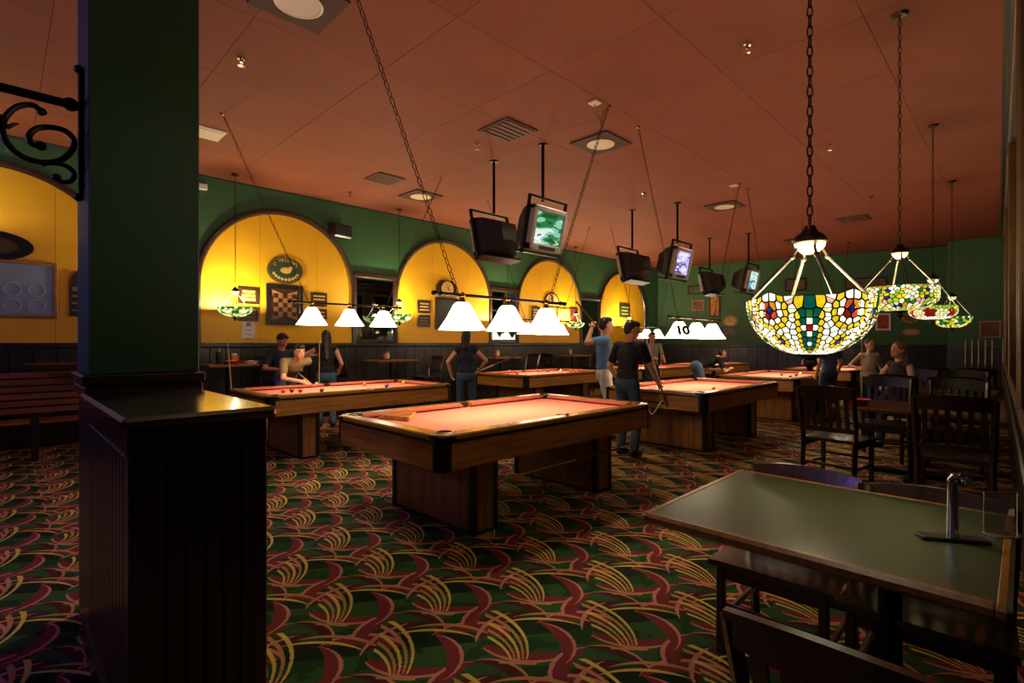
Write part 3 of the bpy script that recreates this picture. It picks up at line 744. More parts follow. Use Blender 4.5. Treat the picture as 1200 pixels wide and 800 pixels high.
u, z, w_, h_ = rect(278, 359, 302, 376); framed('wall_sign', 'darker brown sign hung just above the white paper notice', 'sign', u, z, w_, h_, M_trim, M_sign, extra=lines(3, w_, h_, mat('dull_gold', '#8a6a34', .5)))
u, z, w_, h_ = rect(363, 343, 382, 359); framed('wall_sign', 'brown lettered sign right of the framed chessboard, upper one', 'sign', u, z, w_, h_, M_trim, M_sign, extra=lines(3, w_, h_))
u, z, w_, h_ = rect(363, 362, 382, 374); framed('wall_sign', 'brown lettered sign right of the framed chessboard, lower one', 'sign', u, z, w_, h_, M_trim, M_sign, extra=lines(2, w_, h_))
u, z, w_, h_ = rect(488, 352, 503, 367); framed('wall_sign', 'upper small brown sign at left in the second arch', 'sign', u, z, w_, h_, M_trim, M_sign, extra=lines(3, w_, h_))
u, z, w_, h_ = rect(488, 369, 503, 383); framed('wall_sign', 'lower small brown sign at left in the second arch', 'sign', u, z, w_, h_, M_trim, M_sign, extra=lines(3, w_, h_, mat('dull_gold', '#8a6a34', .5)))
u, z, w_, h_ = rect(509, 349, 536, 386); framed('framed_picture', 'large dark framed board hung below the wooden clock', 'picture', u, z, w_, h_, M_dark, mat('slate_board', '#2c241e', .5, var=.5, scale=14), fw=.05)
u, z, w_, h_ = rect(652, 361, 667, 376); framed('framed_picture', 'gilt framed pale picture in the third arch', 'picture', u, z, w_, h_, M_gilt, mat('pale_print', '#b79a55', .5, var=.4, scale=10))
u, z, w_, h_ = rect(622, 359, 631, 376); framed('wall_sign', 'green and gold sign at left in the third arch', 'sign', u, z, w_, h_, M_trim, mat('sign_green', '#24402a', .5), extra=lines(4, w_, h_))
u, z, w_, h_ = rect(659, 362, 666, 374); framed('wall_sign', 'small red brown sign at right in the third arch', 'sign', u+.35, z, .38, .42, M_trim, mat('sign_red', '#6a2418', .5))
u, z, w_, h_ = rect(725, 356, 737, 372); framed('wall_sign', 'dark green sign with gold lines in the fourth arch', 'sign', u, z, w_, h_, M_trim, mat('sign_green', '#24402a', .5), extra=lines(3, w_, h_))
u, z, w_, h_ = rect(732, 375, 741, 386); framed('framed_picture', 'small dark picture below the sign in the fourth arch', 'picture', u, z, w_, h_, M_dark, mat('dim_print', '#5a4a3a', .5, var=.4))
u, z, w_, h_ = rect(283, 377, 298, 397); t = thing('paper_notice', 'white paper notice pinned below the brown signs', 'notice', (u, WY-.022, z))
bx('sheet', (0, 0, 0), (w_, .004, h_), M_white, t)
for i in range(5): bx('lettering_line', (0, -.004, .08-.075*i), (w_*.6, .003, .012), mat('grey_ink', '#8a8478', .8), t)
bx('print_mark', (0, -.004, h_*.36), (.07, .003, .06), mat('grey_ink', '#8a8478', .8), t)
# chessboard picture
u, z, w_, h_ = rect(311, 334, 354, 381)
def chess(t):
    n = 5; s = .082; m1, m2 = mat('board_dark', '#3a2016', .4), mat('board_tan', '#9a6a3c', .4)
    q = w_*.36; k = .05
    star = [(-q, -q*1.15), (0, -q*.82), (q, -q*1.15), (q*.72, 0), (q, q*1.15), (0, q*.82), (-q, q*1.15), (-q*.72, 0)]
    MB().prism(star, .004, M=Matrix(((1, 0, 0, 0), (0, 0, -1, -.02), (0, 1, 0, 0), (0, 0, 0, 1)))).build('pale_star', mat('board_pale', '#a8763c', .5, var=.35, scale=5), t)  # pale four-cornered cushion shape belonging to the picture
    a = MB().box((0, 0, 0), (s, .006, s)).mesh('chess_square', m1); b_ = MB().box((0, 0, 0), (s, .006, s)).mesh('chess_square', m2)
    for i in range(n):
        for j in range(n): link('chess_square', a if (i+j) % 2 == 0 else b_, t, (s*(i-2), -.027, s*(j-2)))
framed('framed_picture', 'big square dark framed chessboard picture in the first arch', 'picture', u, z, w_, h_, M_dark, mat('board_back', '#3c2519', .4, var=.3, scale=3), fw=.07, extra=chess)
# oval sign
u, z, w_, h_ = rect(312, 301, 354, 333); t = thing('oval_sign', 'green oval sign with gold lettering above the chessboard picture', 'sign', (u, WY-.02, z))
def oval(a, b_, d, n=36): return MB().prism([(a*math.cos(2*PI*i/n), b_*math.sin(2*PI*i/n)) for i in range(n)], d, M=MW)
oval(w_/2, h_/2, .03).build('rim', wood('oval_rim', '#7a5a2c', .4), t); oval(w_/2-.03, h_/2-.03, .036).build('field', mat('sign_green', '#24402a', .5), t)
txt = 'C. WILLIAMS'; n = len(txt)
for i, ch in enumerate(txt):
    if ch == ' ': continue
    a = math.radians(150-120*i/(n-1)); text_mesh(ch, .085, 'letter', M_gold, t, (.70*w_/2*math.cos(a), -.037, .70*h_/2*math.sin(a)+.01), (PI/2, 0, 0))
MB().ball((0, -.037, 0), (.1, .006, .06)).ball((.09, -.037, .05), (.04, .006, .035)).build('emblem', M_gold, t, True)
for i in range(9):
    a = math.radians(205+130*i/8); bx('border_mark', (.72*w_/2*math.cos(a), -.038, .68*h_/2*math.sin(a)), (.045, .006, .05), M_gold, t)
# clocks
u, z, w_, h_ = rect(510, 329, 533, 347); t = thing('wall_clock', 'wooden hexagonal wall clock with gold face in the second arch', 'clock', (u, WY-.02, z))
MB().prism([(-w_/2, -h_/2), (w_/2, -h_/2), (w_/2, .06), (w_*.3, h_/2), (-w_*.3, h_/2), (-w_/2, .06)], .06, M=MW).build('case', M_trim, t)
MB().lathe([(.17, 0), (.17, .02), (.14, .025), (0, .025)], (0, -.06, -.01), 24, M=Matrix.Rotation(PI/2, 3, 'X')).build('dial', mat('gold_dial', '#d9b766', .4, var=.3, scale=14), t, True)
for a, L in ((.6, .1), (2.4, .07)): MB().tube([(0, -.09, -.01), (L*math.sin(a), -.09, -.01+L*math.cos(a))], .006, 5).build('hand', M_black, t)
u, z, w_, h_ = rect(637, 343, 654, 360); t = thing('arched_plaque', 'arched wooden plaque with pale scene in the third arch', 'plaque', (u, WY-.02, z))
aw = w_/2; MB().prism([(-aw, -h_/2), (aw, -h_/2)]+[(aw*math.cos(PI*i/12), h_/2-aw*.8+aw*.8*math.sin(PI*i/12)) for i in range(13)], .03, M=MW).build('frame', M_trim, t)
aw2 = aw-.04; MB().prism([(-aw2, -h_/2+.04), (aw2, -h_/2+.04)]+[(aw2*math.cos(PI*i/12), h_/2-aw*.8+aw2*.8*math.sin(PI*i/12)) for i in range(13)], .036, M=MW).build('scene_panel', mat('pale_scene', '#d8b878', .5, var=.3, scale=9), t)
MB().prism([(-.06, -h_*.3), (.06, -h_*.3), (.03, .12), (-.03, .12)], .042, M=MW).build('tower_relief', mat('sign_red', '#6a2418', .5), t)
# left-hand arch
u, z = -.05, Z_(0, 288); t = thing('oval_plate', 'dark oval rimmed mirror plate high in leftmost arch', 'plate', (-.13, WY-.02, z))
oval(.46, .20, .03).build('rim', M_black, t); oval(.30, .12, .036).build('mirror_face', mat('smoky_mirror', '#8a7a5a', .12, .7), t)
def bubbles(t):
    m = mat('etched_ring', '#b9c6cc', .3)
    for i in range(6):
        for j in range(2): MB().tube([(-.60+.24*i+.085*math.cos(a), -.025, -.22+.22*j+.085*math.sin(a)) for a in [2*PI*q/16 for q in range(16)]], .006, 5, closed=True).build('etched_ring', m, t)
framed('framed_picture', 'wide gilt framed picture under glass with rings in leftmost arch', 'picture', -.24, Z_(20, 339), 1.62, .78, M_gilt, mat('glazed_print', '#8fa0a8', .12, var=.12, scale=3), fw=.045, extra=bubbles)
u0, u1 = U_(81), U_(104); t = thing('arched_sign', 'dark arched sign beside the wide gilt picture, cut by pillar', 'sign', ((u0+u1)/2, WY-.02, Z_(90, 344)))
aw = (u1-u0)/2; MB().prism([(-aw, -.33), (aw, -.33)]+[(aw*math.cos(PI*i/12), .12+.2*math.sin(PI*i/12)) for i in range(13)], .03, M=MW).build('board', mat('sign_dark', '#2b2018', .5), t)
for i in range(4): bx('lettering_line', (0, -.034, .06-.1*i), (aw*1.5, .006, .03 if i else .06), mat('dull_gold', '#8a6a34', .5), t)
# far wall pictures
def bk(px):                                     # distance along the far wall seen at photo column px
    r = (px-600)/600; d_ = Vector((1+r, 1-r, 0)); e = dv.normalized(); M2 = Matrix(((d_.x, -e.x), (d_.y, -e.y))); k = M2.inverted() @ Vector((A_.x, A_.y)); return k[1], k[0]*math.sqrt(2)
def brect(x0, y0, x1, y1): a, d0 = bk(x0); b_, d1 = bk(x1); d = (d0+d1)/2; return (a+b_)/2, EYE+(402+4-(y0+y1)/2)/600*d, b_-a, (y1-y0)/600*d
for r, lb, fr, inn in (((806, 338, 826, 349), 'wide dark picture high on the end wall behind far television', M_dark, mat('dim_green_print', '#4a4a30', .5, var=.5)),
                       ((811, 355, 826, 368), 'small brown framed picture on end wall above the numbered lamp', M_gilt, mat('brown_print', '#6a3a22', .5, var=.4)),
                       ((831, 350, 844, 375), 'upright amber poster on end wall below far television', M_trim, mat('amber_print', '#b8741e', .5, var=.5, scale=9)),
                       ((846, 387, 863, 397), 'low dark framed picture under the round gold mirror', M_dark, mat('dim_print', '#5a4a3a', .5, var=.4)),
                       ((990, 329, 1040, 342), 'long dark panoramic picture on end wall behind bowl lamp', M_dark, mat('panorama_print', '#5a5040', .5, var=.5)),
                       ((1026, 371, 1044, 391), 'white bordered picture with red centre beside the bowl lamp', M_white, mat('red_print', '#9a3a24', .5, var=.6, scale=7)),
                       ((920, 330, 945, 345), 'dark picture on end wall hidden behind the bowl lamp rods', M_dark, mat('dim_print', '#5a4a3a', .5, var=.4))):
    u, z, w_, h_ = brect(*r); framed('framed_picture', lb, 'picture', u, z, w_, h_, fr, inn, 'B', fw=.05)
def round_plate(px, py, rx, ry, lb, m, name='wall_plate'):
    u, d = bk(px); p = A_+dv.normalized()*u; t = thing(name, lb, 'plate', (p.x, p.y, EYE+(406-py)/600*d), ab)
    oval(rx, ry, .03).build('rim', M_gilt, t); oval(rx*.72, ry*.72, .036).build('face', m, t)
round_plate(856, 380, .24, .19, 'round gold mirror glowing on end wall beside the numbered lamp', mat('gold_mirror', '#e0b040', .15, .8), 'wall_mirror_plate')
round_plate(1067, 376, .22, .16, 'upper oval gilt plate on end wall over the brown haired woman', mat('plate_dark', '#6a4a20', .4))
round_plate(1068, 393, .22, .1, 'lower oval gilt plate on end wall above the brown haired woman', mat('plate_gold', '#b89040', .3, .5))
framed('framed_picture', 'brown framed picture on the green corner above the cue rack', 'picture', .62, EYE+.36, .42, .44, M_gilt, mat('brown_print', '#6a3a22', .5, var=.4), 'C')

# ---------------------------------------------------------------- dining furniture
def chair(loc, rz, label, h=.84, sw=.46, sh=.44, group='dark slat back chairs', name='wooden_chair', slats=6):
    t = thing(name, label, 'chair', loc, rz, group); k = sw/.46; D = .44*k; hw = sw/2; leg = .036*k
    # local +Y is the way the sitter faces; the back stands at -Y
    st_ = MB(); n = 8; top = []
    for j in range(n+1):
        for i in range(n+1):
            a, b_ = 2*i/n-1, 2*j/n-1; wd = hw*(1.02-.05*b_*-1)
            top.append((a*wd, b_*D/2+.01, sh-.012*(1-a*a)*(1-b_*b_)-.006*(abs(a)**6+abs(b_)**6)))
    N = (n+1)**2; bot = [(x, y, sh-.035) for x, y, _ in top]
    fs = [(j*(n+1)+i, j*(n+1)+i+1, (j+1)*(n+1)+i+1, (j+1)*(n+1)+i) for j in range(n) for i in range(n)]
    edge = [i for i in range(n)]+[(n+1)*j+n for j in range(n)]+[(n+1)*n+n-i for i in range(n)]+[(n+1)*(n-j) for j in range(n)]
    st_.add(top+bot, fs+[tuple(N+q for q in f[::-1]) for f in fs]+[(edge[i], edge[(i+1) % len(edge)], N+edge[(i+1) % len(edge)], N+edge[i]) for i in range(len(edge))])
    st_.build('seat', M_seat, t, True)
    for s in (-1, 1):
        bx('front_leg', (s*(hw-.03), D/2-.03, (sh-.03)/2), (leg, leg, sh-.03), M_chair, t, .006)
        MB().tube([(s*(hw-.02), -D/2-.03, 0), (s*(hw-.02), -D/2+.015, sh-.02), (s*(hw-.01), -D/2-.005, sh+.15), (s*(hw-.005), -D/2-.075, h-.03)], [leg*.62]*4, 4).build('back_post', M_chair, t)
        bx('stretcher', (s*(hw-.03), 0, sh*.36), (.02, D-.04, .028), M_chair, t, .004)
        bx('seat_rail', (s*(hw-.035), 0, sh-.065), (.022, D-.05, .06), M_chair, t)
    bx('stretcher', (0, D/2-.03, sh*.5), (sw-.08, .02, .028), M_chair, t, .004); bx('stretcher', (0, -D/2-.005, sh*.42), (sw-.06, .02, .028), M_chair, t, .004)
    bx('seat_rail', (0, D/2-.03, sh-.065), (sw-.08, .022, .06), M_chair, t)
    rail_h = .10 if h-sh < .5 else .13
    def bar(z0, z1, bow, y0, y1, name):
        m = MB(); n = 10; vs_ = []
        for i in range(n+1):
            a = 2*i/n-1; dz = .02*(1-a*a) if name == 'top_rail' else 0; dy = -bow*(1-a*a)
            for (yy, zz) in ((y0+.012, z0), (y0-.012, z0), (y1-.012, z1+dz), (y1+.012, z1+dz)): vs_.append((a*(hw+.005), yy+dy, zz))
        fs = [(4*i+q, 4*i+(q+1) % 4, 4*i+4+(q+1) % 4, 4*i+4+q) for i in range(n) for q in range(4)]+[(0, 1, 2, 3), (4*n+3, 4*n+2, 4*n+1, 4*n)]
        m.add(vs_, fs).build(name, M_chair, t)
    bar(h-rail_h, h-.015, .03, -D/2-.055, -D/2-.078, 'top_rail'); bar(sh+.07, sh+.12, .02, -D/2+.0, -D/2-.005, 'lower_rail')
    for i in range(slats):
        a = -1+2*(i+1)/(slats+1); x = a*hw; y0 = -D/2-.002-.02*(1-a*a); y1 = -D/2-.058-.03*(1-a*a)
        MB().add([(x+dx*.017*k, y+dy, z) for y, z in ((y0, sh+.1), (y1, h-rail_h+.02)) for dx, dy in ((-1, -.007), (1, -.007), (1, .007), (-1, .007))],
                 [(0, 1, 5, 4), (1, 2, 6, 5), (2, 3, 7, 6), (3, 0, 4, 7), (0, 3, 2, 1), (4, 5, 6, 7)]).build('slat', M_chair, t)
    return t
def dining_table(loc, lx_, ly_, label, z=.75, name='dining_table', top=M_lamtop, edge=M_edge, group='dark topped tables along the right wall', off=0.0):
    t = thing(name, label, 'table', loc, 0, group)
    bx('table_top', (0, 0, z-.015), (lx_-.05, ly_-.05, .03), top, t)
    e = MB(); b_ = .03
    for s in (-1, 1): e.box((0, s*(ly_/2-.02), z-.019), (lx_, .04, .042), bev=.012).box((s*(lx_/2-.02), 0, z-.019), (.04, ly_-.05, .042), bev=.012)
    e.build('edge_trim', edge, t)
    MB().lathe([(.05, .03), (.045, .1), (.04, z-.06), (.08, z-.03)], (0, off, 0), n=16).build('column', M_blackm, t, True)
    m = MB()
    for a in range(4): m.box((.2*math.cos(a*PI/2), off+(.2 if not off else .15)*math.sin(a*PI/2), .025), (.44 if a % 2 == 0 else .06, .06 if a % 2 == 0 else (.44 if not off else .34), .04), bev=.01)
    m.build('base', M_blackm, t)
    return t
dining_table((2.325, .555, 0), 1.01, 1.07, 'nearest dark green topped table with brown wooden edge', off=-.20)
def chair_x(x, y, face, label, **k):                 # face: direction angle of the sitter
    return chair((x, y, 0), face-PI/2, label, **k)
chair_x(2.57, .785, PI, 'chair across the nearest table, left one, seat catching light', h=.80, sw=.48)
chair_x(2.53, .262, PI, 'chair across the nearest table, right one close to wall', h=.80, sw=.48)
chair_x(1.47, .25, 0, 'chair in the bottom right corner with its back to us')
BK = dict(h=1.0, sw=.52, sh=.46)
chair_x(6.22, 1.38, math.radians(-8), 'slat back chair in middle distance, pulled out and turned', **BK)
chair_x(5.90, .43, math.radians(3), 'slat back chair in middle distance close to the right wall', **BK)
dining_table((6.95, .85, 0), 1.0, 1.35, 'second dining table, red basket on top', top=mat('brown_laminate', '#3a2a1c', .3, var=.1))
chair_x(7.75, 1.25, PI, 'chair beyond the second table, left one behind red basket', **BK)
chair_x(7.75, .55, PI, 'chair beyond the second table, right one', **BK)
dining_table((9.75, .9, 0), 1.0, 1.3, 'third dining table with folded white card on it', top=mat('brown_laminate', '#3a2a1c', .3, var=.1))
chair_x(9.0, 1.28, 0, 'chair at the third table holding the brown haired woman', **BK)
chair_x(9.0, .62, 0, 'empty chair at the third table beside the brown haired woman', **BK)
chair_x(10.5, 1.25, PI, 'far side chair at the third table, left', **BK)
chair_x(10.5, .65, PI, 'far side chair at the third table, right', **BK)
dining_table((12.9, .95, 0), 1.0, 1.2, 'fourth dining table, farthest along the right wall', top=mat('brown_laminate', '#3a2a1c', .3, var=.1))
chair_x(12.15, 1.2, 0, 'chair at the farthest dining table, left', **BK)
chair_x(12.15, .6, 0, 'chair at the farthest dining table, right', **BK)
# things on the dining tables
t = thing('menu_holder', 'tall chrome menu holder standing on the nearest table', 'menu holder', (2.33, .175, .75), math.radians(-60))
bx('base_plate', (0, 0, .006), (.20, .06, .012), M_black, t, .004)
MB().tube([(0, 0, .012), (0, 0, .205)], [.018, .015], 14).build('post', M_chrome, t, True)
MB().tube([(-.004, .006, .20), (.0, 0, .22), (.018, -.006, .225), (.034, -.008, .212)], .011, 10).ball((.036, -.008, .208), .014).build('clip', M_chrome, t, True)
t = thing('card_holder', 'clear acrylic card holder beside the chrome menu holder', 'card holder', (2.52, .06, .75), math.radians(-50))
M_acr = mat('acrylic', '#c9c4b0', .08, spec=.6); M_acr.node_tree.nodes['Principled BSDF'].inputs['Transmission Weight'].default_value = .9
bx('panel', (0, 0, .075), (.11, .004, .15), M_acr, t); bx('foot', (0, -.02, .004), (.11, .06, .006), M_acr, t)
t = thing('food_basket', 'red plastic food basket on the second dining table', 'basket', (6.75, 1.33, .75))
MB().lathe([(.10, 0), (.14, .06), (.146, .06), (.135, .052), (.095, .008), (0, .008)], n=20).build('tray', mat('red_plastic', '#c01c20', .35), t, True)
MB().box((0, 0, .035), (.16, .14, .05), bev=.02).build('paper_liner', mat('red_paper', '#d8403a', .7), t)
t = thing('table_card', 'folded white card standing on third dining table', 'card', (9.6, .66, .75), math.radians(45))
MB().add([(-.1, -.05, 0), (.1, -.05, 0), (.1, 0, .2), (-.1, 0, .2), (-.1, .05, 0), (.1, .05, 0)], [(0, 1, 2, 3), (3, 2, 5, 4)]).build('folded_sheet', mat('pink_card', '#c9a08c', .6), t)
bx('print_panel', (0, -.028, .1), (.12, .004, .1), mat('red_print', '#9a3a24', .5, var=.6, scale=7), t, rot=(math.radians(-14), 0, 0))
# cue rack on the far corner
t = thing('cue_rack', 'dark wall rack holding cues on the green far corner', 'rack', (18.22, .72, 0))
bx('lower_shelf', (-.06, 0, .3), (.12, .95, .05), M_dark, t, .005); bx('upper_clip_bar', (-.03, 0, 1.2), (.06, .95, .06), M_dark, t, .005)
def cue(a, b_, label, name='pool_cue', r0=.0065, r1=.0145, group='pool cues'):
    a = Vector(a); b_ = Vector(b_); d = b_-a; t = thing(name, label, 'cue', b_, 0, group)      # a: tip, b: butt
    f = lambda k: a+d*k-b_
    MB().cone(f(.01), f(.55), r0, (r0+r1)/2, 8).build('shaft', wood('maple', '#d8ae74', .35, 2, .85), t, True)
    MB().cone(f(.55), f(1), (r0+r1)/2, r1, 8).build('butt', wood('cue_butt', '#6a3a1c', .3, 2, .6), t, True)
    MB().cone(f(0), f(.012), r0*.95, r0, 8).build('tip', mat('cue_tip', '#3a5a6a', .8), t, True)
    return t
for i, lb in enumerate(('leftmost', 'second', 'third', 'fourth', 'fifth', 'rightmost')):
    y = 1.10-.13*i-(.07 if i == 5 else 0); cue((18.137, y, 1.52+.01*(i % 3)), (18.137, y, .327), '%s cue in the rack on far corner' % lb, r0=.012, r1=.02)
# high tables and stools along the arched wall
M_hi = wood('high_table_top', '#5a3418', .3, 0)
def stool(x, y, face, label): return chair((x, y, 0), face-PI/2, label, h=1.16, sw=.44, sh=.74, group='tall chairs along the arched wall', name='tall_chair', slats=5)
for i, (x, lb) in enumerate(((2.58, 'first arch left side, cluttered with cups'), (5.55, 'mirror after the first arch'), (8.6, 'second arch right side'), (11.4, 'third arch'), (14.4, 'fourth arch'))):
    dining_table((x, 8.98, 0), .9 if i else .72, .62, 'high wooden table by the %s' % lb, z=1.10, name='high_table', top=M_hi, edge=M_edge, group='high tables along the arched wall')
    if i: stool(x-.85, 8.95, 0, 'tall chair left of the high table by the %s' % lb)
    if i: stool(x+.85, 8.95, PI, 'tall chair right of the high table by the %s' % lb)
stool(1.93, 8.85, 0, 'tall chair at far left by the cluttered high table')
t = thing('drink_cup', 'dark tumbler on the cluttered high table', 'cup', (2.45, 9.05, 1.10)); MB().lathe([(.03, 0), (.042, .19), (.038, .19), (.028, .01), (0, .01)], n=14).build('tumbler', mat('smoked_plastic', '#2a2a2e', .2), t, True); MB().tube([(0, 0, .02), (.03, .01, .25)], .004, 5).build('straw', M_white, t)
t = thing('food_basket', 'red basket on the cluttered high table at left', 'basket', (2.58, 8.85, 1.10)); MB().lathe([(.10, 0), (.14, .05), (.146, .05), (.095, .008), (0, .008)], n=18).build('tray', mat('red_plastic', '#c01c20', .35), t, True); MB().ball((0, 0, .035), (.09, .08, .035)).build('fries', mat('fries', '#d89a3c', .7, var=.4, scale=40), t, True)
t = thing('caddy', 'orange napkin box on the cluttered high table', 'box', (2.7, 9.1, 1.10)); bx('box', (0, 0, .07), (.1, .1, .14), mat('orange_card', '#d87a2a', .6), t, .01); bx('napkins', (0, 0, .15), (.07, .07, .03), M_white, t, .01)
t = thing('food_basket', 'pale paper tray at the edge of cluttered high table', 'basket', (2.86, 8.82, 1.10)); MB().lathe([(.08, 0), (.11, .04), (.115, .04), (.075, .008), (0, .008)], n=16).build('tray', M_cream, t, True); MB().ball((0, 0, .03), (.07, .06, .03)).build('food', mat('fries', '#d89a3c', .7), t, True)
for x, lb in ((5.45, 'high table before the first mirror'), (8.5, 'high table right of second arch'), (11.3, 'high table under the third arch')):
    t = thing('condiment_caddy', 'small condiment set on the %s' % lb, 'caddy', (x, 9.0, 1.10))
    bx('tray', (0, 0, .01), (.16, .12, .02), M_blackm, t, .004)
    for j, cc in enumerate(('#b8241c', '#d8a81c', '#e8e2d4')): MB().lathe([(.02, .02), (.022, .11), (.01, .13), (.008, .16), (0, .16)], (-.05+.05*j, 0, 0), 10).build('bottle', mat('bottle_%d' % j, cc, .3), t, True)
# slatted bench and ledge beyond the pillar
t = thing('slatted_bench', 'wooden bench with horizontal back slats left of the pillar', 'bench', (-.2, 8.45, 0))
M_bench = wood('bench_wood', '#a05a2c', .4, 0)
for i in range(6): bx('back_slat', (0, 0, .62+.085*i), (2.9, .03, .065), M_bench, t, .006)
for x in (-1.4, -.45, .5, 1.4): bx('back_post', (x, .035, .57), (.07, .05, 1.14), M_dark, t, .006)
for i in range(4): bx('seat_slat', (0, .12+.11*i, .46), (2.9, .095, .03), M_bench, t, .006)
for x in (-1.35, 1.35): bx('leg', (x, .42, .22), (.06, .06, .44), M_dark, t, .006)
t = thing('high_table', 'long wooden ledge table behind the slatted bench beside pillar', 'table', (.75, 8.0, 0))
bx('top', (0, 0, 1.17), (1.1, .55, .05), wood('cap_wood', '#3a2418', .12, 0, .7, 1.0), t, .01); bx('support', (.1, 0, .57), (.1, .4, 1.14), M_dark, t, .006)

# ---------------------------------------------------------------- balls, racks, sticks
BALL_C = {'white': '#efe6cf', 'yellow': '#d8a81c', 'red': '#a81c18', 'black': '#0c0a0a', 'orange': '#d8641c', 'blue': '#1c2a7a', 'maroon': '#5a1418', 'green': '#14502a'}
def pball(tbl, px, py, c, label, dpy=0):
    p = gp(px, py+dpy, .775+.028); t = thing('pool_ball', label, 'ball', (p.x, p.y, .775), 0, 'pool balls on the tables')
    MB().ball((0, 0, .0290), .0285, 16, 10).build('shell', mat('ball_'+c, BALL_C[c], .12, var=.02, coat=.5), t, True)
    a = Vector((-.5, -.6, .62)).normalized(); q = a.to_track_quat('Z', 'Y').to_matrix()
    if c not in ('white',): MB().lathe([(.0115, .0262), (0, .0290)], (0, 0, .0285), 10, M=q).build('number_spot', mat('ball_white', BALL_C['white'], .12, var=.02, coat=.5), t, True)
T2_ = TABLES[2][0]
for px, c, lb, py in ((371, 'white', 'white cue ball just right of the leaning player\'s hand', 446), (342, 'maroon', 'maroon ball nearest the left rail of the leaning player\'s table', 453.5),
                  (352, 'red', 'red ball beside the maroon ball on leaning player\'s table', 453.5), (377, 'black', 'black ball near the front rail of leaning player\'s table', 453), (427, 'orange', 'orange ball amid the leaning player\'s table', 446),
                  (453, 'blue', 'dark blue ball right of the orange ball', 448), (473, 'yellow', 'yellow ball near the right end of leaning player\'s table', 444), (332, 'orange', 'pale orange ball hard by left front rail', 454)):
    pball(2, px, py, c, lb, 4.0)
for px, c, lb, py in ((597, 'white', 'white ball at left end of the table behind the nearest lamp', 434), (606, 'black', 'black ball at left end of the table behind', 436), (632, 'maroon', 'maroon ball mid way on the table behind', 433.5),
                  (642, 'black', 'black ball right of the maroon ball on table behind', 433.5), (657, 'white', 'white ball at far rail of table behind', 433), (668, 'orange', 'orange ball near blue shirted man on table behind', 434.5), (675, 'red', 'red ball closest to blue shirted man on table behind', 434.5)):
    pball(3, px, py, c, lb, 1)
pball(1, 775.5, 452, 'black', 'black ball by the hand of the man in black shirt', 0); pball(1, 836, 456, 'orange', 'orange ball alone on the middle of right hand table', -1)
for px, c, lb, py in ((916, 'black', 'black ball on the table under the bowl lamp', 439.5), (938, 'white', 'white ball under finial of the bowl lamp', 438.5), (926, 'blue', 'blue ball on table under bowl lamp', 442), (933, 'green', 'green ball on table under bowl lamp', 440.5)): pball(5, px, py, c, lb, -1)
# triangle rack on the nearest table
p = gp(470, 487, .80); t = thing('triangle_rack', 'wooden triangle ball rack lying on the nearest pool table', 'rack', (p.x, p.y, .775), math.radians(75))
for k in range(3):
    a = 2*PI*k/3; MB().box((.09*math.cos(a), .09*math.sin(a), .019), (.014, .33, .036), rot=Matrix.Rotation(a, 3, 'Z'), bev=.004).build('side', wood('rack_wood', '#d8a04a', .35, 1), t)
for k in range(3):
    a = 2*PI*k/3+PI/3; MB().lathe([(.016, 0), (.016, .04)], (.178*math.cos(a), .178*math.sin(a), .001), 8).build('corner', wood('rack_wood', '#d8a04a', .35, 1), t, True)
p = gp(666, 487, .82); t = thing('chalk_cube', 'blue chalk cube on rail of the nearest pool table', 'chalk', (p.x, p.y+.01, .82)); bx('paper', (0, 0, .01), (.022, .022, .02), mat('chalk_paper', '#5a6a6a', .8), t, .002); bx('chalk_face', (0, 0, .0205), (.018, .018, .002), mat('chalk_blue', '#3a6a9a', .9), t)
t = cue((2.62, 2.80, .40), (4.40, 2.80, .40), 'bridge stick hung low under the nearest pool table', name='bridge_stick', r0=.009, r1=.012)
t = thing('hanging_rack', 'white plastic triangle rack hung on right hand pool table', 'rack', (6.06, 3.42, .66))
MB().tube([(-.02, .11, 0), (-.03, .05, -.14), (-.03, .03, -.16), (-.03, .0, -.15), (-.02, -.11, .02)], .008, 8).build('loop', M_white, t, True); bx('hook', (.0, .0, .0), (.03, .26, .015), M_blackm, t)

# ---------------------------------------------------------------- people
JOBS = []
def ik(a, b_, l1, l2, hint):
    a = Vector(a); b_ = Vector(b_); d = b_-a; L = min(d.length, (l1+l2)*.999); u = d.normalized(); b_ = a+u*L
    x = (l1*l1-l2*l2+L*L)/(2*L); h = math.sqrt(max(0, l1*l1-x*x)); hv = Vector(hint); hv = hv-u*hv.dot(u)
    hv = hv.normalized() if hv.length > 1e-4 else Vector((0, 0, 1))
    return a+u*x+hv*h, b_
def limb(m, a, b_, ra, rb, n=10):
    m.cone(a, b_, ra, rb, n); m.ball(a, ra, n, 6); m.ball(b_, rb, n, 6)
def hand(m, wr_, d, nrm, side, s, curl):
    d = d.normalized(); nrm = (nrm-d*nrm.dot(d)).normalized(); x = d.cross(nrm)*side; L = .105*s
    R = Matrix((x, d, nrm)).transposed()
    m.ball(wr_+d*L*.42, (.040*s, .052*s, .019*s), 10, 6, R=R)
    for i, k in enumerate((.9, 1.0, .95, .78)):
        b0 = wr_+d*L*.72+x*(.030-.020*i)*s; d1 = (d+nrm*curl*.6).normalized(); d2 = (d+nrm*curl*1.8).normalized()
        p1 = b0+d1*.042*s*k; p2 = p1+d2*.036*s*k; r = .0092*s
        limb(m, b0, p1, r, r, 6); limb(m, p1, p2, r, r*.85, 6)
    t0 = wr_+d*L*.22+x*.030*s; t1 = t0+(d*.6+x*.7+nrm*.3*curl).normalized()*.038*s; t2 = t1+(d+nrm*.7*curl).normalized()*.030*s
    limb(m, t0, t1, .0115*s, .010*s, 6); limb(m, t1, t2, .010*s, .009*s, 6)
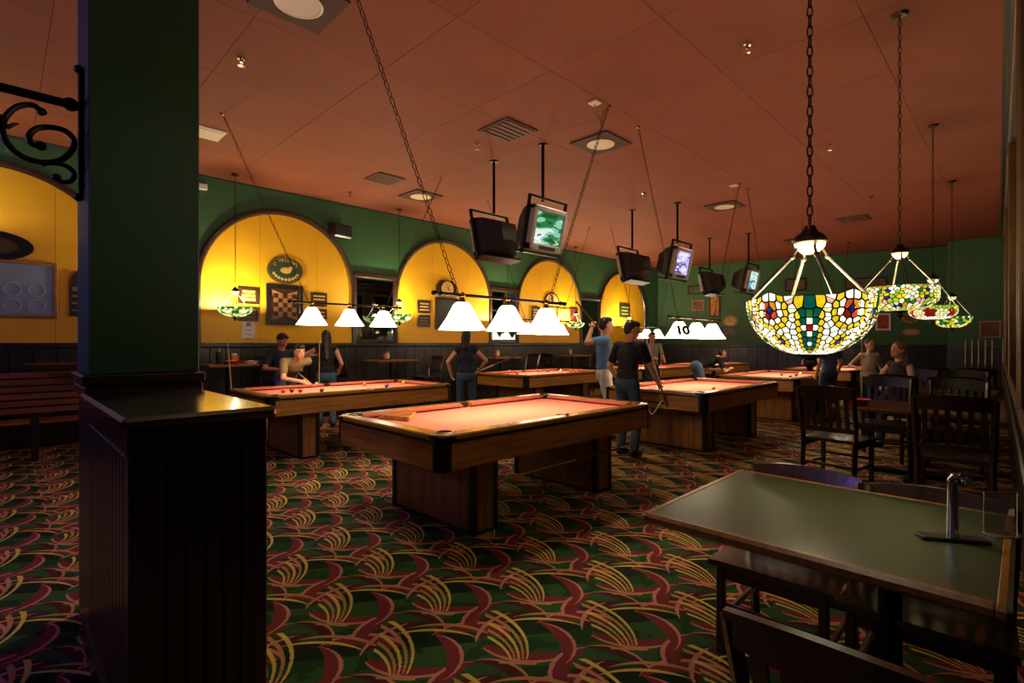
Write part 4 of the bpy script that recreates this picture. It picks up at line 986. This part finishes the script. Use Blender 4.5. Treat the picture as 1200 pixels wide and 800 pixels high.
def person(label, loc, face, H, skin, shirt, pants, hair, lean=0.0, side=0.0, pelvis=None, hands=None, feet=None, head=(0, 0), sleeve=.55, hairstyle='short', shoes='#1a1818', shorts=False, female=False, cap=None, elbow=None, grip=.6, lower=True):
    """local axes: +Y is where the person faces, +X the right hand; everything in metres"""
    t = thing('person', label, 'person', loc, face)
    s = H/1.75; pel = Vector(pelvis) if pelvis else Vector((0, 0, .93*s)); sw = (.155 if female else .185)*s
    up = Vector((math.sin(side), math.sin(lean)*math.cos(side), math.cos(lean)*math.cos(side))); X = Vector((math.cos(side), 0, -math.sin(side))); F = up.cross(X)*-1; F = X.cross(up)*-1
    F = Vector((0, math.cos(lean), -math.sin(lean)))
    ch = pel+up*.34*s; sc = pel+up*.475*s; nk = pel+up*.52*s
    hy, hp = head; hd_up = (Vector((0, 0, 1))*.75+up*.25).normalized(); Rh = Matrix.Rotation(hy, 3, 'Z') @ Matrix.Rotation(hp, 3, 'X')
    hc = nk+(up*.06+hd_up*.11)*s+Rh @ Vector((0, .025*s, 0))
    sh = {1: sc+X*sw, -1: sc-X*sw}; hip = {1: pel+X*.09*s, -1: pel-X*.09*s}
    hands = hands or {}; feet = feet or {}; elbow = elbow or {}
    wrs, elb, kn, an = {}, {}, {}, {}
    for q in (1, -1):
        hw = Vector(hands.get(q, sh[q]+Vector((q*.06*s, .06*s, -.52*s)))); elb[q], wrs[q] = ik(sh[q], hw, .29*s, .26*s, elbow.get(q, (q*.5, -.8, -.2)))
        ft = Vector(feet.get(q, (q*.11*s, 0, .085*s))); kn[q], an[q] = ik(hip[q], ft, .43*s, .43*s, (q*.12, 1, 0))
    fem = .88 if female else 1.0
    b = MB(); c = MB(); p = MB(); ho = MB()
    # skin body
    b.ball(hc, (.074*s, .094*s, .112*s), 16, 12, R=Rh); b.ball(hc+Rh @ Vector((0, .036*s, -.062*s)), (.056*s, .062*s, .058*s), 12, 8, R=Rh)
    b.ball(hc+Rh @ Vector((0, .098*s, -.016*s)), (.013*s, .020*s, .024*s), 8, 6, R=Rh); b.ball(hc+Rh @ Vector((0, .088*s, -.066*s)), (.024*s, .012*s, .011*s), 8, 6, R=Rh)
    for q in (1, -1): b.ball(hc+Rh @ Vector((q*.076*s, -.004*s, -.012*s)), (.011*s, .020*s, .032*s), 8, 6, R=Rh)
    limb(b, nk-up*.05*s, hc-hd_up*.05*s, .060*s*fem, .053*s*fem)
    limb(b, pel, ch, .075*s, .08*s); limb(b, sh[-1]+X*.03*s, sh[1]-X*.03*s, .045*s, .045*s)
    for q in (1, -1):
        limb(b, sh[q], elb[q], .052*s*fem, .041*s*fem); limb(b, elb[q], wrs[q], .041*s*fem, .028*s*fem)
        d = (wrs[q]-elb[q]).normalized(); nv = Vector((-q*.8, .2, -.5)); hand(b, wrs[q], d, nv, q, s, grip)
        if lower: limb(b, hip[q], kn[q], .078*s, .052*s); limb(b, kn[q], an[q], .052*s, .036*s); limb(b, an[q], an[q]+Vector((0, .12*s, -.05*s)), .035*s, .03*s)
    # shirt
    RX = Matrix((X, F, up)).transposed()
    c.ball(pel+up*.10*s, (.158*s*(1.02 if female else 1), .118*s, .13*s), 16, 10, R=RX); c.ball(ch, (.166*s*fem, .122*s, .17*s), 16, 10, R=RX); c.ball(pel+up*.22*s, (.148*s*fem, .112*s, .16*s), 16, 10, R=RX)
    c.ball(sc-up*.03*s, (.16*s*fem, .095*s, .09*s), 14, 8, R=RX)
    for q in (1, -1):
        limb(c, sc+X*q*.05*s-up*.01*s, sh[q]-X*q*.01*s, .066*s*fem, .066*s*fem)
        if sleeve > .02:
            e = sh[q]+(elb[q]-sh[q])*min(1, sleeve/.55*.62 if sleeve <= .9 else 1); limb(c, sh[q], e, .068*s*fem, .062*s*fem)
            if sleeve > .9: limb(c, elb[q], elb[q]+(wrs[q]-elb[q])*.9, .055*s, .04*s)
    # trousers
    p.ball(pel-up*.01*s, (.162*s, .125*s, .13*s), 16, 10, R=RX)
    for q in (1, -1):
        limb(p, hip[q], kn[q], .092*s, .068*s)
        if not shorts: limb(p, kn[q], an[q]+(kn[q]-an[q]).normalized()*.03*s, .066*s, .056*s)
        else: limb(p, kn[q], kn[q]+(kn[q]-hip[q]).normalized()*.04*s, .078*s, .08*s)
        a = an[q]; ho = MB(); ho.ball(a+Vector((0, .05*s, -.042*s)), (.045*s, .125*s, .040*s), 12, 8); ho.ball(a+Vector((0, -.02*s, -.02*s)), (.043*s, .055*s, .06*s), 10, 6)
        if lower: JOBS.append(('shoe', ho, mat('cloth_'+shoes, shoes, .5), t, .012))
    # hair
    h = MB()
    if hairstyle == 'short':
        h.ball(hc+Rh @ Vector((0, -.026*s, .014*s)), (.081*s, .088*s, .104*s), 16, 10, R=Rh); h.ball(hc+Rh @ Vector((0, .034*s, .070*s)), (.066*s, .062*s, .048*s), 12, 8, R=Rh)
    elif hairstyle == 'bun':
        h.ball(hc+Rh @ Vector((0, -.018*s, .028*s)), (.081*s, .094*s, .099*s), 16, 10, R=Rh); h.ball(hc+Rh @ Vector((0, -.11*s, .02*s)), .04*s, 10, 8)
    else:
        h.ball(hc+Rh @ Vector((0, -.018*s, .024*s)), (.086*s, .098*s, .106*s), 16, 10, R=Rh)
        L = .36 if hairstyle == 'long' else .16; b0 = hc+Rh @ Vector((0, -.055*s, -.02*s)); e = b0+Vector((0, 0, -L*s))+Rh @ Vector((0, -.05*s, 0))+F*-.02
        for i in range(7): k = i/6; h.ball(b0+(e-b0)*k, ((.092-.03*k*k)*s, (.058-.018*k)*s, .07*s), 12, 8, R=Rh)
    JOBS.append(('body', b, mat('skin_'+skin, skin, .5, var=.06), t, .0095)); JOBS.append(('shirt', c, mat('cloth_'+shirt, shirt, .85, var=.14, scale=10), t, .012))
    if lower: JOBS.append(('trousers', p, mat('cloth_'+pants, pants, .85, var=.2, scale=16), t, .012))
    JOBS.append(('hair', h, mat('hair_'+hair, hair, .45, var=.3, scale=40), t, .010))
    for q in (1, -1):
        MB().ball(hc+Rh @ Vector((q*.031*s, .087*s, .008*s)), (.011*s, .008*s, .008*s), 8, 6, R=Rh).build('eye', mat('eye_dark', '#1a120e', .2), t, True)
        MB().ball(hc+Rh @ Vector((q*.031*s, .088*s, .027*s)), (.018*s, .007*s, .004*s), 8, 6, R=Rh).build('eyebrow', mat('hair_'+hair, hair, .45, var=.3, scale=40), t, True)
    MB().ball(hc+Rh @ Vector((0, .093*s, -.064*s)), (.022*s, .009*s, .007*s), 8, 6, R=Rh).build('mouth', mat('lips', '#9a5248', .5), t, True)
    if cap:
        k = MB(); k.ball(hc+Rh @ Vector((0, -.005*s, .045*s)), (.088*s, .102*s, .085*s), 14, 8, R=Rh); k.ball(hc+Rh @ Vector((0, .11*s, .045*s)), (.06*s, .065*s, .012*s), 12, 6, R=Rh)
        k.build('cap', mat('cloth_'+cap, cap, .85), t, True)
    return t, dict(wr=wrs, el=elb, head=hc)
def wpt(loc, face, v): return Vector(loc)+Matrix.Rotation(face, 3, 'Z') @ Vector(v)
D45 = math.radians
SK1, SK2, SK3 = '#c98f68', '#d8a27c', '#b87a55'
# player leaning over the left table
L, f = (3.20, 8.22, 0), PI
person('man in tan T-shirt leaning over the left table to shoot', L, f, 1.72, SK2, '#8d7a50', '#4a5a72', '#140e0c', lean=D45(58), pelvis=(0, -.05, .90), head=(0, D45(-6)),
       hands={1: (.06, .66, .865), -1: (-.16, -.02, .98)}, elbow={1: (.5, 0, -.5), -1: (-.9, -.3, .8)}, feet={1: (.12, .12, .08), -1: (-.14, -.28, .08)})
cue(wpt(L, f, (.02, .98, .835)), wpt(L, f, (-.16, -.34, 1.06)), 'cue aimed at us by the leaning player in tan shirt')
# seated man with cap
L, f = (3.36, 8.94, 0), D45(-172)
person('seated man in dark shirt and cap behind the leaning player', L, f, 1.74, SK3, '#1b2230', '#20242e', '#1a120e', lean=D45(6), pelvis=(0, 0, .80), cap='#1c1210', feet={1: (.13, .36, .38), -1: (-.13, .36, .38)}, hands={1: (.2, .32, 1.0), -1: (-.2, .32, 1.0)})
stool(3.36, 9.0, D45(-82), 'tall chair under the seated man with cap')
L, f = (3.95, 8.45, 0), D45(-30)
person('woman with long dark hair standing before the first arch', L, f, 1.66, SK2, '#161618', '#3a5068', '#1c100c', hairstyle='long', female=True, sleeve=0, hands={-1: (-.22, .28, 1.22), 1: (.2, .2, .95)}, elbow={-1: (-1, .1, -.4)}, head=(D45(20), 0))
cue((3.72, 8.20, 1.52), (3.74, 8.28, .12), 'upright cue beside the woman with long dark hair')
cue((2.46, 8.62, 1.5), (2.50, 8.40, .1), 'upright cue leaning by the cluttered high table')
# woman in the dark sleeveless top
L, f = (5.62, 6.72, 0), D45(-38)
person('woman in dark sleeveless top and jeans seen from behind', L, f, 1.66, SK1, '#141a2a', '#2c3c50', '#1a0f0c', hairstyle='bob', female=True, sleeve=.12, hands={1: (.24, .14, .98), -1: (-.26, .10, .90)}, elbow={1: (.8, -.6, 0), -1: (-.9, -.5, 0)}, head=(D45(-20), 0))
h = wpt(L, f, (.25, .17, .96)); cue(h+Vector((-.20, .12, -.10)), h+Vector((.52, -.36, .25)), 'cue held out at waist by the woman in dark top', r0=.010, r1=.018)
# man in blue, cue over shoulder
L, f = (6.42, 4.46, 0), D45(-138)
person('man in blue T-shirt and white shorts, cue across his shoulder', L, f, 1.84, SK1, '#5a86ac', '#d8d0bc', '#1f140e', shorts=True, hands={1: (.16, -.20, 1.66), -1: (-.16, .24, 1.15)}, elbow={1: (.5, -1, -.4)}, head=(D45(12), 0))
h = wpt(L, f, (.19, -.18, 1.74)); v = Vector((.45, -.45, -.75)).normalized(); cue(h+v*.75, h-v*.40, 'cue resting on shoulder of the man in blue')
# man in black
L, f = (5.62, 3.56, 0), D45(-98)
person('man in black T-shirt and jeans watching the right hand table', L, f, 1.74, SK1, '#141414', '#2e3a44', '#140f0c', lean=D45(6), head=(D45(-38), D45(-12)), hands={1: (.20, .36, .93), -1: (-.24, .14, .92)}, elbow={1: (.6, -.7, -.3)}, sleeve=.6)
h = wpt(L, f, (.20, .42, .90)); cue(h+Vector((-.12, .15, .62)), h+Vector((.05, -.06, -.28)), 'cue held down in the right hand of the man in black')
# players farther back
L, f = (10.5, 6.0, 0), D45(150)
person('person in grey T-shirt holding a cue between far tables', L, f, 1.70, SK3, '#6a645a', '#1c1c20', '#1a120e', hands={1: (.16, .3, 1.1), -1: (-.16, .28, 1.05)}, grip=.9)
cue((10.42, 5.72, 1.45), (10.38, 5.70, .1), 'upright cue of the person in grey')
L, f = (11.2, 5.15, 0), D45(-128)
person('person in black shirt and jeans bending over a far table', L, f, 1.74, SK1, '#121417', '#6a7a8c', '#140f0c', lean=D45(72), pelvis=(0, -.12, .92), hands={1: (.15, .62, .86), -1: (-.2, .5, .82)}, head=(0, D45(10)))
L, f = (10.7, 2.52, 0), D45(-30)
person('person in blue shirt standing behind the bowl lamp', L, f, 1.66, SK1, '#4a5870', '#2a3444', '#2a1a10', sleeve=.5)
L, f = (10.65, 1.90, 0), D45(130)
person('woman in white tank top holding a cue by the dining tables', L, f, 1.52, SK2, '#d8ccb8', '#2a2a34', '#24140e', female=True, sleeve=0, hairstyle='bun', hands={1: (.26, .2, 1.0), -1: (-.2, .1, .82)}, head=(D45(10), 0))
h = wpt(L, f, (.27, .28, 1.02)); cue(h+Vector((0, 0, .55)), h+Vector((.02, .02, -.85)), 'upright cue held by the woman in white tank top')
L, f = (8.98, 1.24, 0), D45(52)
person('woman with long brown hair seated in profile at third table', L, f, 1.72, SK2, '#3a2620', '#1c1c24', '#7a5430', female=True, sleeve=0, hairstyle='long', pelvis=(0, 0, .66), hands={1: (.18, .34, .86), -1: (-.18, .3, .84)}, feet={1: (.12, .42, .085), -1: (-.12, .42, .085)})

# turn the overlapping forms of each figure into single continuous skins
tmp = []
for name, mb, m, par, vox in JOBS:
    me = mb.mesh(name+'_raw', m); o = bpy.data.objects.new('raw', me); COL.objects.link(o)
    r = o.modifiers.new('r', 'REMESH'); r.mode = 'VOXEL'; r.voxel_size = vox; r.use_smooth_shade = True
    sm = o.modifiers.new('s', 'SMOOTH'); sm.factor = .5; sm.iterations = 3 if name == 'body' else 5
    tmp.append((o, name, m, par))
dg = bpy.context.evaluated_depsgraph_get()
res = []
for o, name, m, par in tmp:
    me = bpy.data.meshes.new_from_object(o.evaluated_get(dg)); me.name = name; res.append((me, name, m, par))
for o, *_ in tmp:
    q = o.data; bpy.data.objects.remove(o); bpy.data.meshes.remove(q)
for me, name, m, par in res:
    me.materials.clear(); me.materials.append(m); link(name, me, par)
